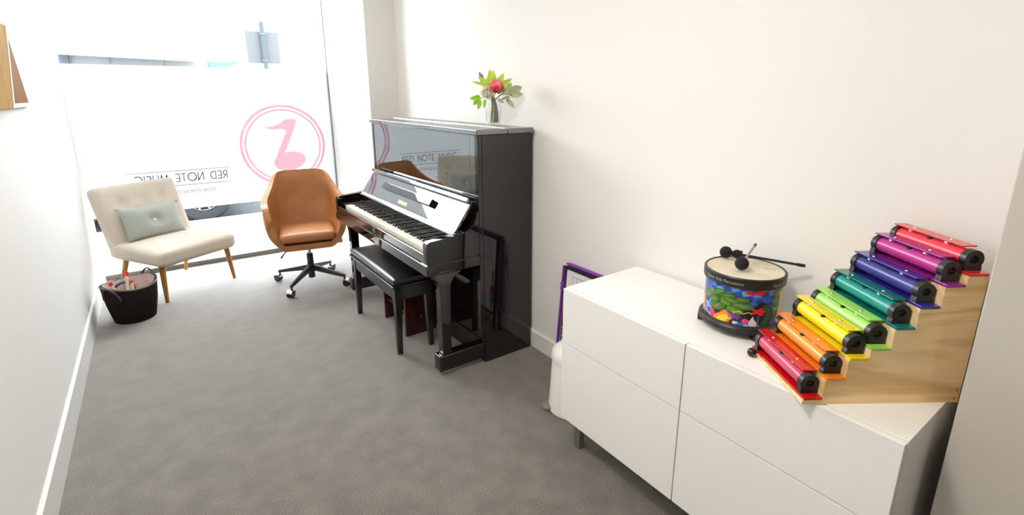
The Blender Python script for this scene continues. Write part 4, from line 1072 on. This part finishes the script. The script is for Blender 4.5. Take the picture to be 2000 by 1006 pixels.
for i, (x0_, z0_, x1_, z1_, w_, o_) in enumerate(((-0.012, 0.205, -0.092, 0.268, 0.036, 0.02), (-0.015, 0.195, -0.062, 0.262, 0.032, 0.03), (-0.050, 0.222, -0.132, 0.242, 0.018, 0.01), (-0.055, 0.245, -0.088, 0.292, 0.020, -0.02))):
    m9 = MB(); leaf(m9, P2(x0_, z0_, 0.02), P2(x1_, z1_, o_), w_, up=tuple(camdir), bend=0.10); m9.build('leaf', M['twig' if i == 3 else 'leaf'], g2, smooth=80)
g3 = thing('leafy_sprig', 'green sprig drooping over the vase rim below the ivory bloom', 'foliage', vl, 0, 'flowers in the glass vase')
stem_mb(P2(-0.085, 0.150, 0.03), (0.004, 0.014), 0.002).build('stem', M['stem'], g3)
for i, (x0_, z0_, x1_, z1_, w_, o_) in enumerate(((-0.080, 0.155, -0.150, 0.152, 0.026, 0.03), (-0.085, 0.150, -0.128, 0.118, 0.026, 0.03), (-0.080, 0.145, -0.096, 0.094, 0.024, 0.04), (-0.050, 0.148, -0.058, 0.098, 0.020, 0.045), (-0.08, 0.155, -0.112, 0.168, 0.02, 0.03))):
    m9 = MB(); leaf(m9, P2(x0_, z0_, 0.03), P2(x1_, z1_, o_), w_, up=tuple(camdir), bend=0.12); m9.build('leaf', M['leafdk'], g3, smooth=80)
g4 = thing('gum_sprig', 'grey green gum leaf sprig with small buds leaning away from the blooms', 'foliage', vl, 0, 'flowers in the glass vase')
stem_mb(P2(0.110, 0.185, 0.02), (0.006, 0.004), 0.003).build('stem', M['twig'], g4)
for i, (x0_, z0_, x1_, z1_, w_, o_) in enumerate(((0.100, 0.185, 0.186, 0.212, 0.048, 0.02), (0.105, 0.178, 0.190, 0.172, 0.044, 0.03), (0.060, 0.170, 0.122, 0.235, 0.034, 0.0), (0.085, 0.150, 0.138, 0.100, 0.026, 0.03), (0.03, 0.150, 0.07, 0.128, 0.020, 0.04))):
    m9 = MB(); leaf(m9, P2(x0_, z0_, 0.02), P2(x1_, z1_, o_), w_, up=tuple(camdir), bend=0.08); m9.build('leaf', M['gum'], g4, smooth=80)
for i, (x_, z_, o_) in enumerate(((0.066, 0.152, 0.045), (0.082, 0.158, 0.05), (0.092, 0.178, 0.045), (0.075, 0.178, 0.05), (0.098, 0.160, 0.04), (0.108, 0.176, 0.035))):
    p_ = P2(x_, z_, o_); MB().ball(p_, (0.009, 0.009, 0.0075), 12).build('bud', M['gum'], g4)
g5 = thing('dark_stem', 'thick dark brown stem standing in the glass vase', 'foliage', vl, 0, 'flowers in the glass vase')
tag(g5)
MB().tube([P2(0.020, 0.024, 0.012), P2(0.018, 0.06, 0.012), P2(0.014, 0.11, 0.01), P2(0.006, 0.155, 0.01)], [0.012, 0.014, 0.011, 0.006], 10).build('bark', M['twig'], g5)

# ================================================================ WOODEN WALL RACK
rk = thing('wall_rack', 'light oak wall rack with a white ledge high on the bare wall', 'rack', (XL, 2.9, 1.45))
mk_ = lambda pts, nm, m: MB().hexa([Vector(p)-rk.location for p in pts], 0.0015).build(nm, M[m], rk)
mk_([(-0.478, 2.1, 1.448), (-0.462, 2.1, 1.448), (-0.462, 2.985, 1.448), (-0.478, 2.985, 1.448), (-0.442, 2.1, 1.78), (-0.426, 2.1, 1.78), (-0.426, 2.985, 1.78), (-0.442, 2.985, 1.78)], 'front_board', 'oak')
mk_([(-0.463, 2.985, 1.448), (-0.460, 2.985, 1.448), (-0.460, 3.01, 1.448), (-0.478, 3.01, 1.448), (-0.427, 2.985, 1.78), (-0.424, 2.985, 1.78), (-0.424, 3.005, 1.78), (-0.442, 3.005, 1.78)], 'edge_strip', 'trim')
mk_([(-0.504, 2.1, 1.452), (-0.494, 2.1, 1.452), (-0.494, 3.60, 1.452), (-0.504, 3.60, 1.452), (-0.504, 2.1, 1.80), (-0.494, 2.1, 1.80), (-0.494, 3.45, 1.80), (-0.504, 3.45, 1.80)], 'back_board', 'oakdk')
mk_([(-0.4935, 2.1, 1.4485), (-0.479, 2.1, 1.4485), (-0.479, 3.60, 1.4485), (-0.4935, 3.60, 1.4485), (-0.4935, 2.1, 1.466), (-0.479, 2.1, 1.466), (-0.479, 3.60, 1.466), (-0.4935, 3.60, 1.466)], 'ledge', 'trim')
